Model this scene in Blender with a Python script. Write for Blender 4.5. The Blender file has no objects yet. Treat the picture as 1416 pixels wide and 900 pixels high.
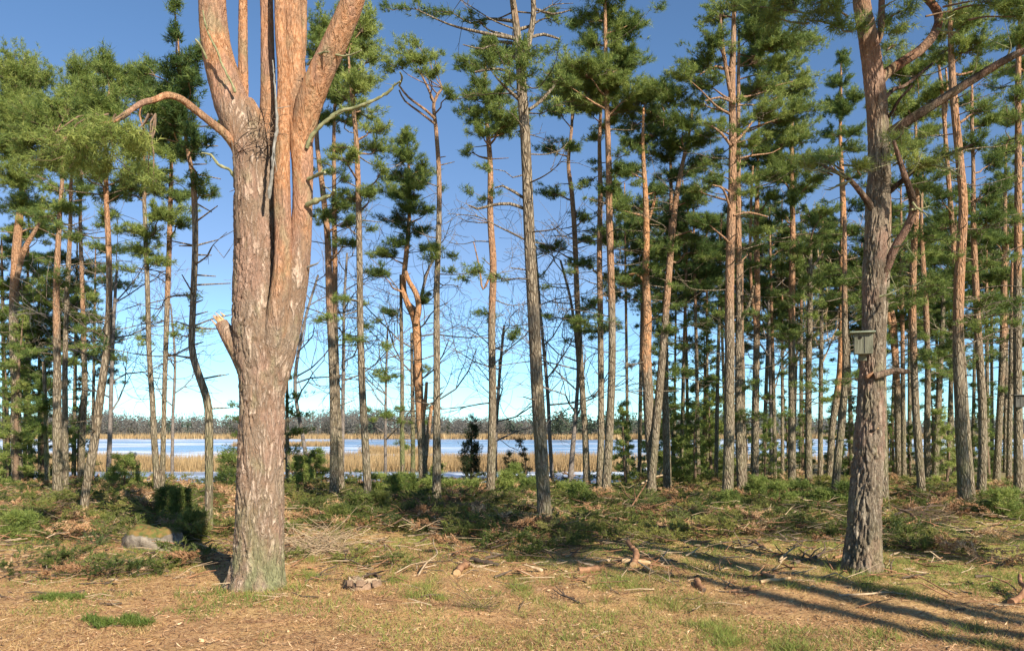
import bpy, bmesh, math, random
from mathutils import Vector
import numpy as np

# ------------------------------------------------------------------ scene / camera numbers
F, CX, HY, CH = 1103.0, 708.0, 595.0, 1.6          # focal length in photo pixels, centre, horizon row, eye height
SUN_AZ, SUN_EL = 33.5, 29.0                        # light travels 31 deg left of straight ahead, sun 25 deg up
LAKE_Z = -1.0
rng = np.random.default_rng(11)
random.seed(5)
col = bpy.context.scene.collection
scene = bpy.context.scene

def P(px, py, d):
    """A point of the place seen at (px, py) of the photograph when it stands d metres ahead."""
    return np.array([(px - CX) * d / F, d, CH + (HY - py) * d / F])

# ------------------------------------------------------------------ noise helpers
def _h(ix, iy, iz, s):
    n = np.sin(ix * 127.1 + iy * 311.7 + iz * 74.7 + s * 53.3) * 43758.5453
    return n - np.floor(n)
def vnoise(x, y, z=0.0, s=0.0):
    x = np.asarray(x, float); y = np.asarray(y, float); z = np.asarray(z, float) + 0 * x
    ix, iy, iz = np.floor(x), np.floor(y), np.floor(z)
    fx, fy, fz = x - ix, y - iy, z - iz
    fx, fy, fz = [t * t * (3 - 2 * t) for t in (fx, fy, fz)]
    r = 0
    for a in (0, 1):
        for b in (0, 1):
            for c in (0, 1):
                w = (fx if a else 1 - fx) * (fy if b else 1 - fy) * (fz if c else 1 - fz)
                r = r + w * _h(ix + a, iy + b, iz + c, s)
    return r
def sstep(a, b, x):
    t = np.clip((np.asarray(x, float) - a) / (b - a), 0, 1)
    return t * t * (3 - 2 * t)
def worley(u, v, nu, s=0.0):
    cu, cv = np.floor(u), np.floor(v)
    f1 = np.full(u.shape, 9.0); f2 = np.full(u.shape, 9.0)
    for i in (-1, 0, 1):
        for j in (-1, 0, 1):
            a, b = cu + i, cv + j
            am = np.mod(a, nu)
            px, py = a + _h(am, b, 1, s), b + _h(am, b, 2, s)
            d = np.hypot(px - u, py - v)
            f2 = np.minimum(f2, np.maximum(f1, d)); f1 = np.minimum(f1, d)
    return f1, f2

# ------------------------------------------------------------------ terrain
def shore(x):
    return 24.2 + 15.0 * sstep(2.5, 9.0, x) + 1.2 * (vnoise(np.asarray(x) * .25, 3.3) - .5) * 2
def gz(x, y):
    x = np.asarray(x, float); y = np.asarray(y, float)
    ye = shore(x)
    z = .10 * (vnoise(x * .35, y * .35, 0, 1) - .5) + .07 * (vnoise(x * 1.1, y * 1.1, 0, 2) - .5) * sstep(4, 10, y)
    z = z + .035 * (vnoise(x * 3.1, y * 3.1, 0, 3) - .5)
    drop = sstep(0, 6.0, y - ye)
    z = z * (1 - drop) - 1.9 * drop
    far = sstep(246, 262, y)
    z = z * (1 - far) + (LAKE_Z + .35 + 4.0 * sstep(270, 420, y)) * far
    return z
def ground_at(px, py, dmax=None):
    """Point of the ground seen at (px, py)."""
    d = 1.6 * F / max(py - HY, 30)
    for _ in range(6):
        x = (px - CX) * d / F
        z = float(gz(x, d))
        d = .5 * d + .5 * (CH - z) * F / max(py - HY, 30)
        d = min(d, float(shore((px - CX) * d / F)) + 1.5)
    x = (px - CX) * d / F
    return np.array([x, d, float(gz(x, d))])

# ------------------------------------------------------------------ mesh builder
class MB:
    def __init__(s):
        s.V = []; s.Fc = []; s.n = 0; s.A = []; s.B = []
    def add(s, v, f, a=0.0, b=0.0, mat=0, smooth=True):
        v = np.asarray(v, float).reshape(-1, 3); f = np.asarray(f, np.int64)
        s.V.append(v); s.Fc.append((f + s.n, mat, smooth)); s.n += len(v)
        s.A.append(np.broadcast_to(np.asarray(a, float), (len(v),))); s.B.append(np.broadcast_to(np.asarray(b, float), (len(v),)))
    def build(s, name, mats, parent=None, origin=(0, 0, 0)):
        me = bpy.data.meshes.new(name)
        V = np.concatenate(s.V) - np.asarray(origin, float)
        me.vertices.add(len(V)); me.vertices.foreach_set('co', V.astype(np.float32).ravel())
        idx, start, mi, sm, c = [], [], [], [], 0
        for f, m, k in s.Fc:
            if not len(f): continue
            w = f.shape[1]
            idx.append(f.ravel()); start.append(c + w * np.arange(len(f))); c += w * len(f)
            mi.append(np.full(len(f), m)); sm.append(np.full(len(f), k))
        idx = np.concatenate(idx); start = np.concatenate(start)
        me.loops.add(len(idx)); me.loops.foreach_set('vertex_index', idx.astype(np.int32))
        me.polygons.add(len(start)); me.polygons.foreach_set('loop_start', start.astype(np.int32))
        me.polygons.foreach_set('material_index', np.concatenate(mi).astype(np.int32))
        me.polygons.foreach_set('use_smooth', np.concatenate(sm))
        for nm, arr in (('tone', s.A), ('cover', s.B)):
            at = me.attributes.new(nm, 'FLOAT', 'POINT')
            at.data.foreach_set('value', np.concatenate(arr).astype(np.float32))
        for m in (mats if isinstance(mats, (list, tuple)) else [mats]): me.materials.append(m)
        me.update(calc_edges=True)
        o = bpy.data.objects.new(name, me); col.objects.link(o)
        if parent is not None: o.parent = parent
        else: o.location = tuple(origin)
        return o

def norm(v):
    return v / np.maximum(np.linalg.norm(v, axis=-1, keepdims=True), 1e-9)
def smooth_path(pts, step):
    """Catmull-Rom through pts (n, k), resampled about every step metres."""
    p = np.asarray(pts, float)
    if len(p) == 2: p = np.array([p[0], (p[0] + p[1]) / 2, p[1]])
    q = np.vstack([2 * p[0] - p[1], p, 2 * p[-1] - p[-2]])
    out = []
    for i in range(1, len(q) - 2):
        L = np.linalg.norm(q[i + 1, :3] - q[i, :3]); n = max(1, int(round(L / step)))
        t = (np.arange(n) / n)[:, None]
        a, b, c, d = q[i - 1], q[i], q[i + 1], q[i + 2]
        out.append(.5 * (2 * b + (c - a) * t + (2 * a - 5 * b + 4 * c - d) * t ** 2 + (3 * b - a - 3 * c + d) * t ** 3))
    out.append(p[-1:])
    return np.concatenate(out)
def frames(c):
    t = norm(np.gradient(c, axis=0))
    ref = np.array([0.31, 0.95, 0.05]); u = np.zeros_like(c)
    v = ref
    for i in range(len(c)):
        v = v - t[i] * (v @ t[i]); v = v / max(np.linalg.norm(v), 1e-9); u[i] = v
    return t, u, np.cross(t, u)
def tube(mb, c, r, sides, tone=0.0, cover=0.0, mat=0, disp=None, cap=True, capmat=None):
    c = np.asarray(c, float); r = np.asarray(r, float)
    t, u, w = frames(c); n = len(c)
    th = np.arange(sides) / sides * 2 * np.pi
    R = r[:, None] * np.ones((1, sides))
    if disp is not None: R = R + disp
    v = c[:, None] + R[..., None] * (np.cos(th)[None, :, None] * u[:, None] + np.sin(th)[None, :, None] * w[:, None])
    i = np.arange(n - 1)[:, None] * sides; j = np.arange(sides)[None]; k = (j + 1) % sides
    f = np.stack([i + j, i + k, i + sides + k, i + sides + j], -1).reshape(-1, 4)
    tn = np.repeat(np.broadcast_to(tone, (n,)), sides) if np.ndim(tone) < 2 else np.asarray(tone).ravel()
    cv = np.repeat(np.broadcast_to(cover, (n,)), sides) if np.ndim(cover) < 2 else np.asarray(cover).ravel()
    mb.add(v.reshape(-1, 3), f, tn, cv, mat)
    if cap:
        for e, flip in ((0, True), (n - 1, False)):
            ring = v[e]; cv_ = np.vstack([ring, ring.mean(0)[None]])
            a = np.arange(sides); b = (a + 1) % sides; m = np.full(sides, sides)
            ff = np.stack([b, a, m] if flip else [a, b, m], -1)
            mb.add(cv_, ff, np.atleast_1d(tone).ravel()[-1], 0, mat if capmat is None else capmat, False)
def sticks(mb, A, B, r0, r1, sides=3, tone=0.0, mat=0):
    A = np.asarray(A, float).reshape(-1, 3); B = np.asarray(B, float).reshape(-1, 3); n = len(A)
    if not n: return
    t = norm(B - A); h = np.where(np.abs(t[:, 2:3]) > .9, np.array([[1., 0, 0]]), np.array([[0., 0, 1]]))
    u = norm(np.cross(t, h)); w = np.cross(t, u)
    th = np.arange(sides) / sides * 2 * np.pi
    off = np.cos(th)[None, :, None] * u[:, None] + np.sin(th)[None, :, None] * w[:, None]
    r0 = np.broadcast_to(r0, (n,))[:, None, None]; r1 = np.broadcast_to(r1, (n,))[:, None, None]
    v = np.concatenate([A[:, None] + off * r0, B[:, None] + off * r1], 1)
    j = np.arange(sides); k = (j + 1) % sides
    f = np.stack([j, k, sides + k, sides + j], -1)[None] + (np.arange(n) * 2 * sides)[:, None, None]
    tn = np.repeat(np.broadcast_to(tone, (n,)), 2 * sides)
    mb.add(v.reshape(-1, 3), f.reshape(-1, 4), tn, 0, mat)
def needles(mb, pos, dr, nb, length, width, shoot=.07, tone=.5, spread=(.5, 1.15), mat=0, jt=.12):
    """Bottle-brush tufts of nb blades on shoots at pos pointing along dr."""
    n = len(pos)
    if not n: return
    dr = norm(dr)[:, None, :].repeat(nb, 1)
    rp = rng.normal(size=(n, nb, 3)); rp = norm(rp - dr * (rp * dr).sum(-1, keepdims=True))
    al = rng.uniform(spread[0], spread[1], (n, nb, 1))
    bd = dr * np.cos(al) + rp * np.sin(al)
    L = (length * rng.uniform(.65, 1.15, (n, nb, 1)))
    base = pos[:, None] + dr * (rng.uniform(-1, 1, (n, nb, 1)) * shoot)
    tip = base + bd * L
    sd = norm(np.cross(bd, rng.normal(size=(n, nb, 3)))) * (width * .5)
    v = np.stack([base - sd, base + sd, tip], 2).reshape(-1, 3)
    f = np.arange(n * nb * 3).reshape(-1, 3)
    tn = np.clip(np.broadcast_to(tone, (n,))[:, None] + rng.normal(0, jt, (n, nb)), 0, 1)
    mb.add(v, f, np.repeat(tn.ravel(), 3), 0, mat, False)
def ball(n, p=.45):
    v = norm(rng.normal(size=(n, 3)))
    return v * rng.uniform(0, 1, (n, 1)) ** p

# ------------------------------------------------------------------ tagging
def tag(o, label=None, cat=None, group=None, kind=None):
    if label: o['label'] = label
    if cat: o['category'] = cat
    if group: o['group'] = group
    if kind: o['kind'] = kind
    return o
def empty(name, loc):
    o = bpy.data.objects.new(name, None); o.location = tuple(float(a) for a in loc); o.empty_display_size = .2
    col.objects.link(o); return o
# ------------------------------------------------------------------ materials
class NT:
    def __init__(s, name):
        s.m = bpy.data.materials.new(name); s.m.use_nodes = True
        s.t = s.m.node_tree; s.t.nodes.clear()
        s.out = s.n('ShaderNodeOutputMaterial')
    def n(s, typ, **kw):
        nd = s.t.nodes.new(typ)
        for k, v in kw.items():
            if k.startswith('i_'):
                key = k[2:].replace('_', ' ')
                nd.inputs[int(key) if key.isdigit() else key].default_value = v
            else: setattr(nd, k, v)
        return nd
    def l(s, a, b): s.t.links.new(a, b)
    def attr(s, nm): return s.n('ShaderNodeAttribute', attribute_name=nm).outputs['Fac']
    def coord(s, scale=(1, 1, 1)):
        tc = s.n('ShaderNodeTexCoord'); mp = s.n('ShaderNodeMapping'); mp.inputs['Scale'].default_value = scale
        s.l(tc.outputs['Object'], mp.inputs['Vector']); return mp.outputs[0]
    def noise(s, vec, scale, detail=4, rough=.55, dist=0.0):
        nd = s.n('ShaderNodeTexNoise'); nd.inputs['Scale'].default_value = scale; nd.inputs['Detail'].default_value = detail
        nd.inputs['Roughness'].default_value = rough; nd.inputs['Distortion'].default_value = dist
        s.l(vec, nd.inputs['Vector']); return nd.outputs['Fac']
    def voro(s, vec, scale, feat='F1'):
        nd = s.n('ShaderNodeTexVoronoi'); nd.feature = feat; nd.inputs['Scale'].default_value = scale
        s.l(vec, nd.inputs['Vector']); return nd.outputs['Distance']
    def ramp(s, fac, stops):
        nd = s.n('ShaderNodeValToRGB'); e = nd.color_ramp.elements
        while len(e) < len(stops): e.new(.5)
        for k, (p, c) in enumerate(stops): e[k].position = p; e[k].color = (*c, 1) if len(c) == 3 else c
        s.l(fac, nd.inputs[0]); return nd.outputs[0]
    def mix(s, f, a, b, typ='MIX'):
        nd = s.n('ShaderNodeMix', data_type='RGBA', blend_type=typ)
        for sock, val in ((nd.inputs[0], f), (nd.inputs[6], a), (nd.inputs[7], b)):
            if isinstance(val, (int, float)): sock.default_value = val
            elif isinstance(val, tuple): sock.default_value = (*val, 1)
            else: s.l(val, sock)
        return nd.outputs[2]
    def math(s, op, a, b=0.0, clamp=False):
        nd = s.n('ShaderNodeMath', operation=op, use_clamp=clamp)
        for k, v in ((0, a), (1, b)):
            if isinstance(v, (int, float)): nd.inputs[k].default_value = v
            else: s.l(v, nd.inputs[k])
        return nd.outputs[0]
    def rng(s, f, a, b, c=0.0, d=1.0):
        nd = s.n('ShaderNodeMapRange'); nd.interpolation_type = 'SMOOTHSTEP'
        s.l(f, nd.inputs[0])
        for k, v in zip((1, 2, 3, 4), (a, b, c, d)): nd.inputs[k].default_value = v
        return nd.outputs[0]
    def bsdf(s, color, rough=.85, bump=None, bstr=.5, bdist=.02, spec=.25):
        b = s.n('ShaderNodeBsdfPrincipled')
        if isinstance(color, tuple): b.inputs['Base Color'].default_value = (*color, 1)
        else: s.l(color, b.inputs['Base Color'])
        if isinstance(rough, (int, float)): b.inputs['Roughness'].default_value = rough
        else: s.l(rough, b.inputs['Roughness'])
        b.inputs['Specular IOR Level'].default_value = spec
        if bump is not None:
            bp = s.n('ShaderNodeBump'); bp.inputs['Strength'].default_value = bstr; bp.inputs['Distance'].default_value = bdist
            s.l(bump, bp.inputs['Height']); s.l(bp.outputs[0], b.inputs['Normal'])
        return b
    def done(s, sh): s.l(sh.outputs[0], s.out.inputs[0]); return s.m

def bark_mat(name, grey=((.14, .112, .080), (.34, .285, .205)), orange=((.26, .12, .058), (.46, .27, .155)), moss=(.15, .16, .07), scale=1.0, bumpd=.03, vary=.55):
    k = NT(name)
    v = k.coord((1, 1, .22))
    vv = k.coord((1, 1, .5))
    n1 = k.noise(k.coord(), 2.2, 5); nf = k.noise(vv, 45 * scale, 5, .65)
    ed = k.voro(v, 22 * scale, 'DISTANCE_TO_EDGE'); 
    if scale > 1: ed = k.math('MULTIPLY', k.math('ABSOLUTE', k.math('SUBTRACT', k.noise(k.coord((1, 1, .22)), 15, 6, .62, .8), .5)), 1.5)
    g = k.mix(k.rng(nf, .3, .7), grey[0], grey[1])
    g = k.mix(k.rng(ed, .0, .18), (grey[0][0] * .75, grey[0][1] * .7, grey[0][2] * .65), g)
    g = k.mix(k.math('MULTIPLY', k.rng(n1, .45, .7), .5), g, (.32, .265, .20))
    o = k.mix(k.rng(k.noise(vv, 30 * scale, 6, .7), .32, .68), orange[0], orange[1])
    o = k.mix(k.rng(k.noise(vv, 70 * scale, 3, .6), .62, .74), o, (.48, .38, .30))
    o = k.mix(k.math('MULTIPLY', k.rng(k.noise(k.coord((1, 1, .6)), 3.3, 5, .6), .45, .62), .55), o, k.mix(nf, (.17, .115, .075), (.34, .25, .175)))
    oi = k.n('ShaderNodeObjectInfo')
    o = k.mix(k.math('MULTIPLY', oi.outputs['Random'], vary), o, k.mix(nf, (.16, .105, .07), (.33, .235, .165)))
    fac = k.math('ADD', k.attr('tone'), k.math('MULTIPLY', k.math('SUBTRACT', k.noise(k.coord((1, 1, .35)), 5, 5), .5), 1.1))
    c = k.mix(k.rng(fac, .3, .75), g, o)
    if scale > 1:
        c = k.mix(k.math('MULTIPLY', k.rng(k.noise(k.coord((1, 1, .5)), 3.1, 4), .48, .62), .55), c, (.36, .22, .165)); c = k.mix(k.math('MULTIPLY', k.rng(k.noise(k.coord((1.3, 1, .6)), 4.3, 4), .52, .68), .5), c, (.27, .25, .15))
    mf = k.math('MULTIPLY', k.attr('cover'), k.rng(k.noise(k.coord((1, 1, .4)), 6, 4), .35, .65))
    c = k.mix(mf, c, moss)
    h = k.math('ADD', k.math('MULTIPLY', k.rng(ed, 0, .22), .8), k.math('MULTIPLY', nf, .5))
    return k.done(k.bsdf(c, .9, h, .9, bumpd, .15))
M = {}
M['bark'] = bark_mat('pine_bark')
M['bark_big'] = bark_mat('old_pine_bark', grey=((.30, .215, .155), (.56, .44, .345)), scale=1.3, bumpd=.03, vary=.12, orange=((.35, .155, .068), (.54, .31, .175)), moss=(.23, .235, .125))
M['bark_orange'] = bark_mat('bright_orange_bark', orange=((.36, .16, .065), (.56, .32, .17)), vary=.1)
M['bark_box'] = bark_mat('rugged_pine_bark', grey=((.18, .15, .115), (.40, .345, .265)), scale=1.3, bumpd=.02, moss=(.17, .17, .09), orange=((.23, .105, .05), (.40, .225, .125)))

M['bark_limb_shaded'] = bark_mat('shaded_limb_bark', grey=((.065, .045, .032), (.17, .12, .085)), orange=((.13, .055, .03), (.27, .13, .075)), scale=1.3)  # darker bark copy for the limbs, the crown's shade put into its colour
def needle_mat(name, dark, mid, light, trans=.42):
    k = NT(name)
    oi = k.n('ShaderNodeObjectInfo')
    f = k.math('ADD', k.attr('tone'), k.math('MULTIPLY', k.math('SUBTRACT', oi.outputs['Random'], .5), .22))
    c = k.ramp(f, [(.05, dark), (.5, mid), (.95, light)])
    b = k.bsdf(c, .55, spec=.3)
    t = k.n('ShaderNodeBsdfTranslucent'); k.l(c, t.inputs[0])
    mx = k.n('ShaderNodeMixShader'); mx.inputs[0].default_value = trans
    k.l(b.outputs[0], mx.inputs[1]); k.l(t.outputs[0], mx.inputs[2])
    return k.done(mx)
M['needle'] = needle_mat('pine_needles', (.058, .108, .030), (.205, .270, .064), (.42, .46, .13))
M['juniper'] = needle_mat('juniper_needles', (.022, .045, .020), (.055, .085, .030), (.14, .155, .05))
M['bough'] = needle_mat('cut_bough_needles', (.05, .085, .025), (.16, .195, .045), (.38, .35, .10))
M['grass'] = needle_mat('grass_blades', (.07, .12, .025), (.17, .23, .045), (.36, .38, .10), .35)
M['straw'] = needle_mat('straw_blades', (.32, .195, .08), (.52, .36, .16), (.72, .56, .29), .2)
M['reed'] = needle_mat('reed_straw', (.26, .175, .085), (.43, .30, .145), (.58, .44, .24), .3)
M['litter'] = needle_mat('forest_litter', (.17, .085, .042), (.41, .235, .115), (.74, .54, .32), .05)

def simple(name, c0, c1, scale=8, rough=.85, stretch=(1, 1, 1), bump=.01, tone=None):
    k = NT(name); n = k.noise(k.coord(stretch), scale, 5, .6)
    c = k.mix(k.rng(n, .3, .7), c0, c1)
    if tone: c = k.mix(k.attr('tone'), c, tone)
    return k.done(k.bsdf(c, rough, n, .6, bump, .2))
M['twig'] = simple('twig_bark', (.10, .068, .045), (.22, .15, .10), 20)
M['bare'] = simple('bare_twig_bark', (.11, .095, .085), (.23, .20, .18), 12)
M['pale_twig'] = simple('dry_pale_wood', (.28, .20, .12), (.50, .39, .26), 18, stretch=(1, 1, .3))
M['lichen_wood'] = simple('lichen_grey_wood', (.13, .14, .065), (.30, .30, .17), 14)
M['grey_wood'] = simple('silver_dead_wood', (.13, .125, .11), (.30, .29, .26), 16)
M['red_bark'] = simple('fallen_red_bark', (.17, .085, .045), (.36, .20, .11), 14)
M['cut_wood'] = simple('fresh_cut_wood', (.42, .26, .12), (.62, .45, .26), 10, stretch=(1, 1, .2))
M['dark_stick'] = simple('damp_dark_stick', (.06, .045, .035), (.15, .11, .08), 14)
M['box_wood'] = simple('weathered_box_board', (.105, .11, .075), (.21, .21, .155), 9, stretch=(6, 6, .8))
M['box_dark'] = simple('dark_box_board', (.06, .06, .055), (.12, .115, .10), 9, stretch=(6, 6, .8))
M['box_lid'] = simple('mossy_box_lid', (.16, .20, .13), (.30, .33, .25), 14)
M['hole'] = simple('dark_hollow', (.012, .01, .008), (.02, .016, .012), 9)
M['tag_dark'] = simple('dark_tag_plate', (.05, .05, .055), (.08, .08, .085), 20, .6)
M['tag_pale'] = simple('pale_tag_paint', (.62, .62, .62), (.75, .75, .74), 20, .6)
M['far_bare'] = needle_mat('far_bare_crowns', (.17, .165, .145), (.21, .20, .175), (.25, .24, .21), .5)
M['far_pine'] = needle_mat('far_pine_crowns', (.08, .11, .075), (.11, .14, .09), (.15, .18, .11), .5)
M['stump_side'] = simple('stump_side', (.15, .095, .06), (.31, .215, .145), 14)
def rock_mat():
    k = NT('lichened_rock')
    n = k.noise(k.coord(), 9, 6, .65); c = k.mix(k.rng(n, .35, .65), (.13, .11, .085), (.27, .235, .19))
    m = k.math('ADD', k.attr('cover'), k.math('MULTIPLY', k.math('SUBTRACT', k.noise(k.coord(), 7, 5), .5), 1.1))
    mc = k.mix(k.rng(k.noise(k.coord(), 14, 4), .35, .65), (.09, .11, .03), (.20, .125, .045))
    return k.done(k.bsdf(k.mix(k.rng(m, .4, .6), c, mc), .95, n, .8, .03, .15))
M['rock'] = rock_mat()
def ground_mat():
    k = NT('forest_floor')
    co = k.coord()
    big = k.noise(co, .55, 4, .6, .6); med = k.noise(co, 2.6, 6, .65, .4); fine = k.noise(co, 26, 6, .7); vf = k.noise(co, 110, 3, .7)
    tan = k.mix(k.rng(fine, .3, .7), (.37, .215, .088), (.68, .46, .21))
    tan = k.mix(k.rng(vf, .55, .75), tan, (.72, .56, .29))
    tan = k.mix(k.math('MULTIPLY', k.rng(med, .50, .68), .75), tan, (.36, .19, .105))
    tan = k.mix(k.math('MULTIPLY', k.rng(big, .42, .62), .5), tan, k.mix(fine, (.27, .13, .065), (.66, .39, .22)))
    tan = k.mix(k.math('MULTIPLY', k.rng(k.noise(co, 1.3, 5, .65, .5), .56, .66), .55), tan, (.20, .115, .06))
    grn = k.mix(k.rng(fine, .3, .7), (.17, .19, .04), (.44, .42, .12))
    gf = k.math('ADD', k.attr('tone'), k.math('MULTIPLY', k.math('SUBTRACT', k.math('ADD', k.math('MULTIPLY', big, .5), k.math('MULTIPLY', med, .5)), .5), 2.6))
    c = k.mix(k.rng(gf, .38, .72), tan, grn)
    c = k.mix(k.attr('cover'), c, k.mix(fine, (.16, .12, .08), (.30, .24, .15)))
    h = k.math('ADD', k.math('MULTIPLY', fine, .7), k.math('MULTIPLY', vf, .4))
    return k.done(k.bsdf(c, .95, h, .9, .03, .1))
M['ground'] = ground_mat()
def lake_mat():
    k = NT('lake_ice')
    co = k.coord((.014, .040, 1)); n = k.noise(co, 1.0, 6, .6, 1.2); n2 = k.noise(k.coord((.08, .2, 1)), 1.0, 4, .6)
    f = k.math('ADD', n, k.math('MULTIPLY', k.math('SUBTRACT', n2, .5), .35))
    sn = k.rng(f, .47, .60)
    c = k.mix(sn, (.20, .30, .45), (.68, .77, .88))
    r = k.math('SUBTRACT', .7, k.math('MULTIPLY', k.math('SUBTRACT', 1.0, sn), .45))
    return k.done(k.bsdf(c, r, n2, .15, .05, .4))
M['lake'] = lake_mat()
# ------------------------------------------------------------------ pines
BASES = [(-2.55, 8.0, .3), (3.95, 9.1, .2)]      # where trunks meet the ground
def add_pad(mb, C, r, root, tw=34, k=12, nb=11, nl=.10, nw=.012, tone=.5, upw=.45, twr=.005):
    """One foliage pad: twigs fanning out from the end of its branch, each carrying tufts of needles."""
    area = math.pi * r[0] * r[2]
    n = max(4, int(area * tw * rng.uniform(.85, 1.15)))
    lump = rng.normal(0, .55, (3, 3))
    q = ball(n, .5)
    q[:, 2] = q[:, 2] * .9 + .12 * np.abs(q[:, 2])
    q = q * (1 + .35 * np.sin(q @ lump.T * 4).sum(1, keepdims=True) / 3)
    ends = C + q * r
    base = C + (root - C) * min(.5, .6 * max(r) / max(np.linalg.norm(root - C), .01))
    st = base + (ends - base) * rng.uniform(.05, .5, (n, 1))
    mid = (st + ends) / 2 + np.array([0, 0, -.04])
    sticks(mb, np.repeat(base[None], n, 0), st, twr * 1.3, twr, 3, .2, 1)
    sticks(mb, st, mid, twr, twr * .8, 3, .2, 1); sticks(mb, mid, ends, twr * .8, twr * .4, 3, .2, 1)
    t = rng.uniform(.25, 1.08, (n, k, 1))
    pos = st[:, None] + (ends - st)[:, None] * t + rng.normal(0, .045, (n, k, 3)) * np.array([1, 1, .7])
    out = norm(ends - st)[:, None] * .8 + np.array([0, 0, upw]) + rng.normal(0, .5, (n, k, 3))
    tn = tone + rng.normal(0, .10, (n, 1)) + rng.normal(0, .06, (n, k))
    needles(mb, pos.reshape(-1, 3), out.reshape(-1, 3), nb, nl, nw, .05, tn.ravel())

def branch(mb, a, b, r0, r1, sides=5, tone=.3, sag=.12, mat=0, cover=0):
    a = np.asarray(a, float); b = np.asarray(b, float); L = np.linalg.norm(b - a)
    m1 = a + (b - a) * .35 + np.array([*rng.normal(0, .05, 2) * L, -sag * L * .6 + rng.normal(0, .03) * L])
    m2 = a + (b - a) * .7 + np.array([*rng.normal(0, .05, 2) * L, -sag * L * .5 + rng.normal(0, .03) * L])
    c = smooth_path([a, m1, m2, b], max(.12, L / 8))
    tube(mb, c, np.linspace(r0, r1, len(c)), sides, tone, cover, mat)
    return c

def bare_branch(mb, a, az, L, r, rise=.15, sub=4, tone=.15, mat=0, fine=True):
    d = np.array([math.cos(az), math.sin(az), rise])
    b = a + d * L
    c = branch(mb, a, b, r, r * .3, 4, tone, rng.uniform(-.1, .2), mat)
    if not fine: return
    for _ in range(sub):
        i = int(rng.integers(len(c) // 3, len(c)))
        e = c[i] + (d * rng.uniform(.3, .7) + rng.normal(0, .55, 3)) * L * .42
        m = (c[i] + e) / 2 + rng.normal(0, .05, 3) * L
        sticks(mb, [c[i], m], [m, e], [r * .4, r * .3], [r * .3, r * .18], 3, tone, mat)
        e2 = m + (d * .3 + rng.normal(0, .5, 3)) * L * .25
        sticks(mb, [m], [e2], r * .25, r * .15, 3, tone, mat)

def tone_at(z, og):
    return sstep(2.1 + og, 6.4 + og, z)
def trunk_tube(mb, path3, sides, og, moss, flare=1.3, wob=.06, cap=True, step=.16):
    c = smooth_path(path3, step); r = c[:, 3].copy(); c3 = c[:, :3]
    z0 = c3[0, 2]
    r *= 1 + (flare - 1) * np.exp(-np.maximum(c3[:, 2] - z0, 0) / .16)
    s = np.arange(len(c)) * step; th = np.arange(sides) / sides * 2 * np.pi
    sd = rng.uniform(0, 99)
    disp = (vnoise(s[:, None] * 2.5 + 0 * th, np.cos(th)[None] * 1.6 + sd + 0 * s[:, None], np.sin(th)[None] * 1.6 + 0 * s[:, None], 4) - .5) * 2 * wob * r[:, None]
    tn = tone_at(c3[:, 2], og); cv = moss * (1 - sstep(.3, 3.2, c3[:, 2]))
    tube(mb, c3, r, sides, tn, cv, 0, disp, cap)
    return c3, r
def to3d(path, d, ext=True, dy=None):
    """Photo path -> 3D centreline with radius; the foot is run down into the ground."""
    out = []
    n = len(path)
    for i, (px, py, w) in enumerate(path):
        yy = d + (0 if dy is None else dy * i / max(n - 1, 1))
        p = P(px, py, yy); out.append([*p, w * .5 * yy / F])
    if ext:
        g = float(gz(out[0][0], out[0][1])) - .12
        if out[0][2] > g + .02: out.insert(0, [out[0][0], out[0][1], g, out[0][3]])
    return np.array(out)

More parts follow.
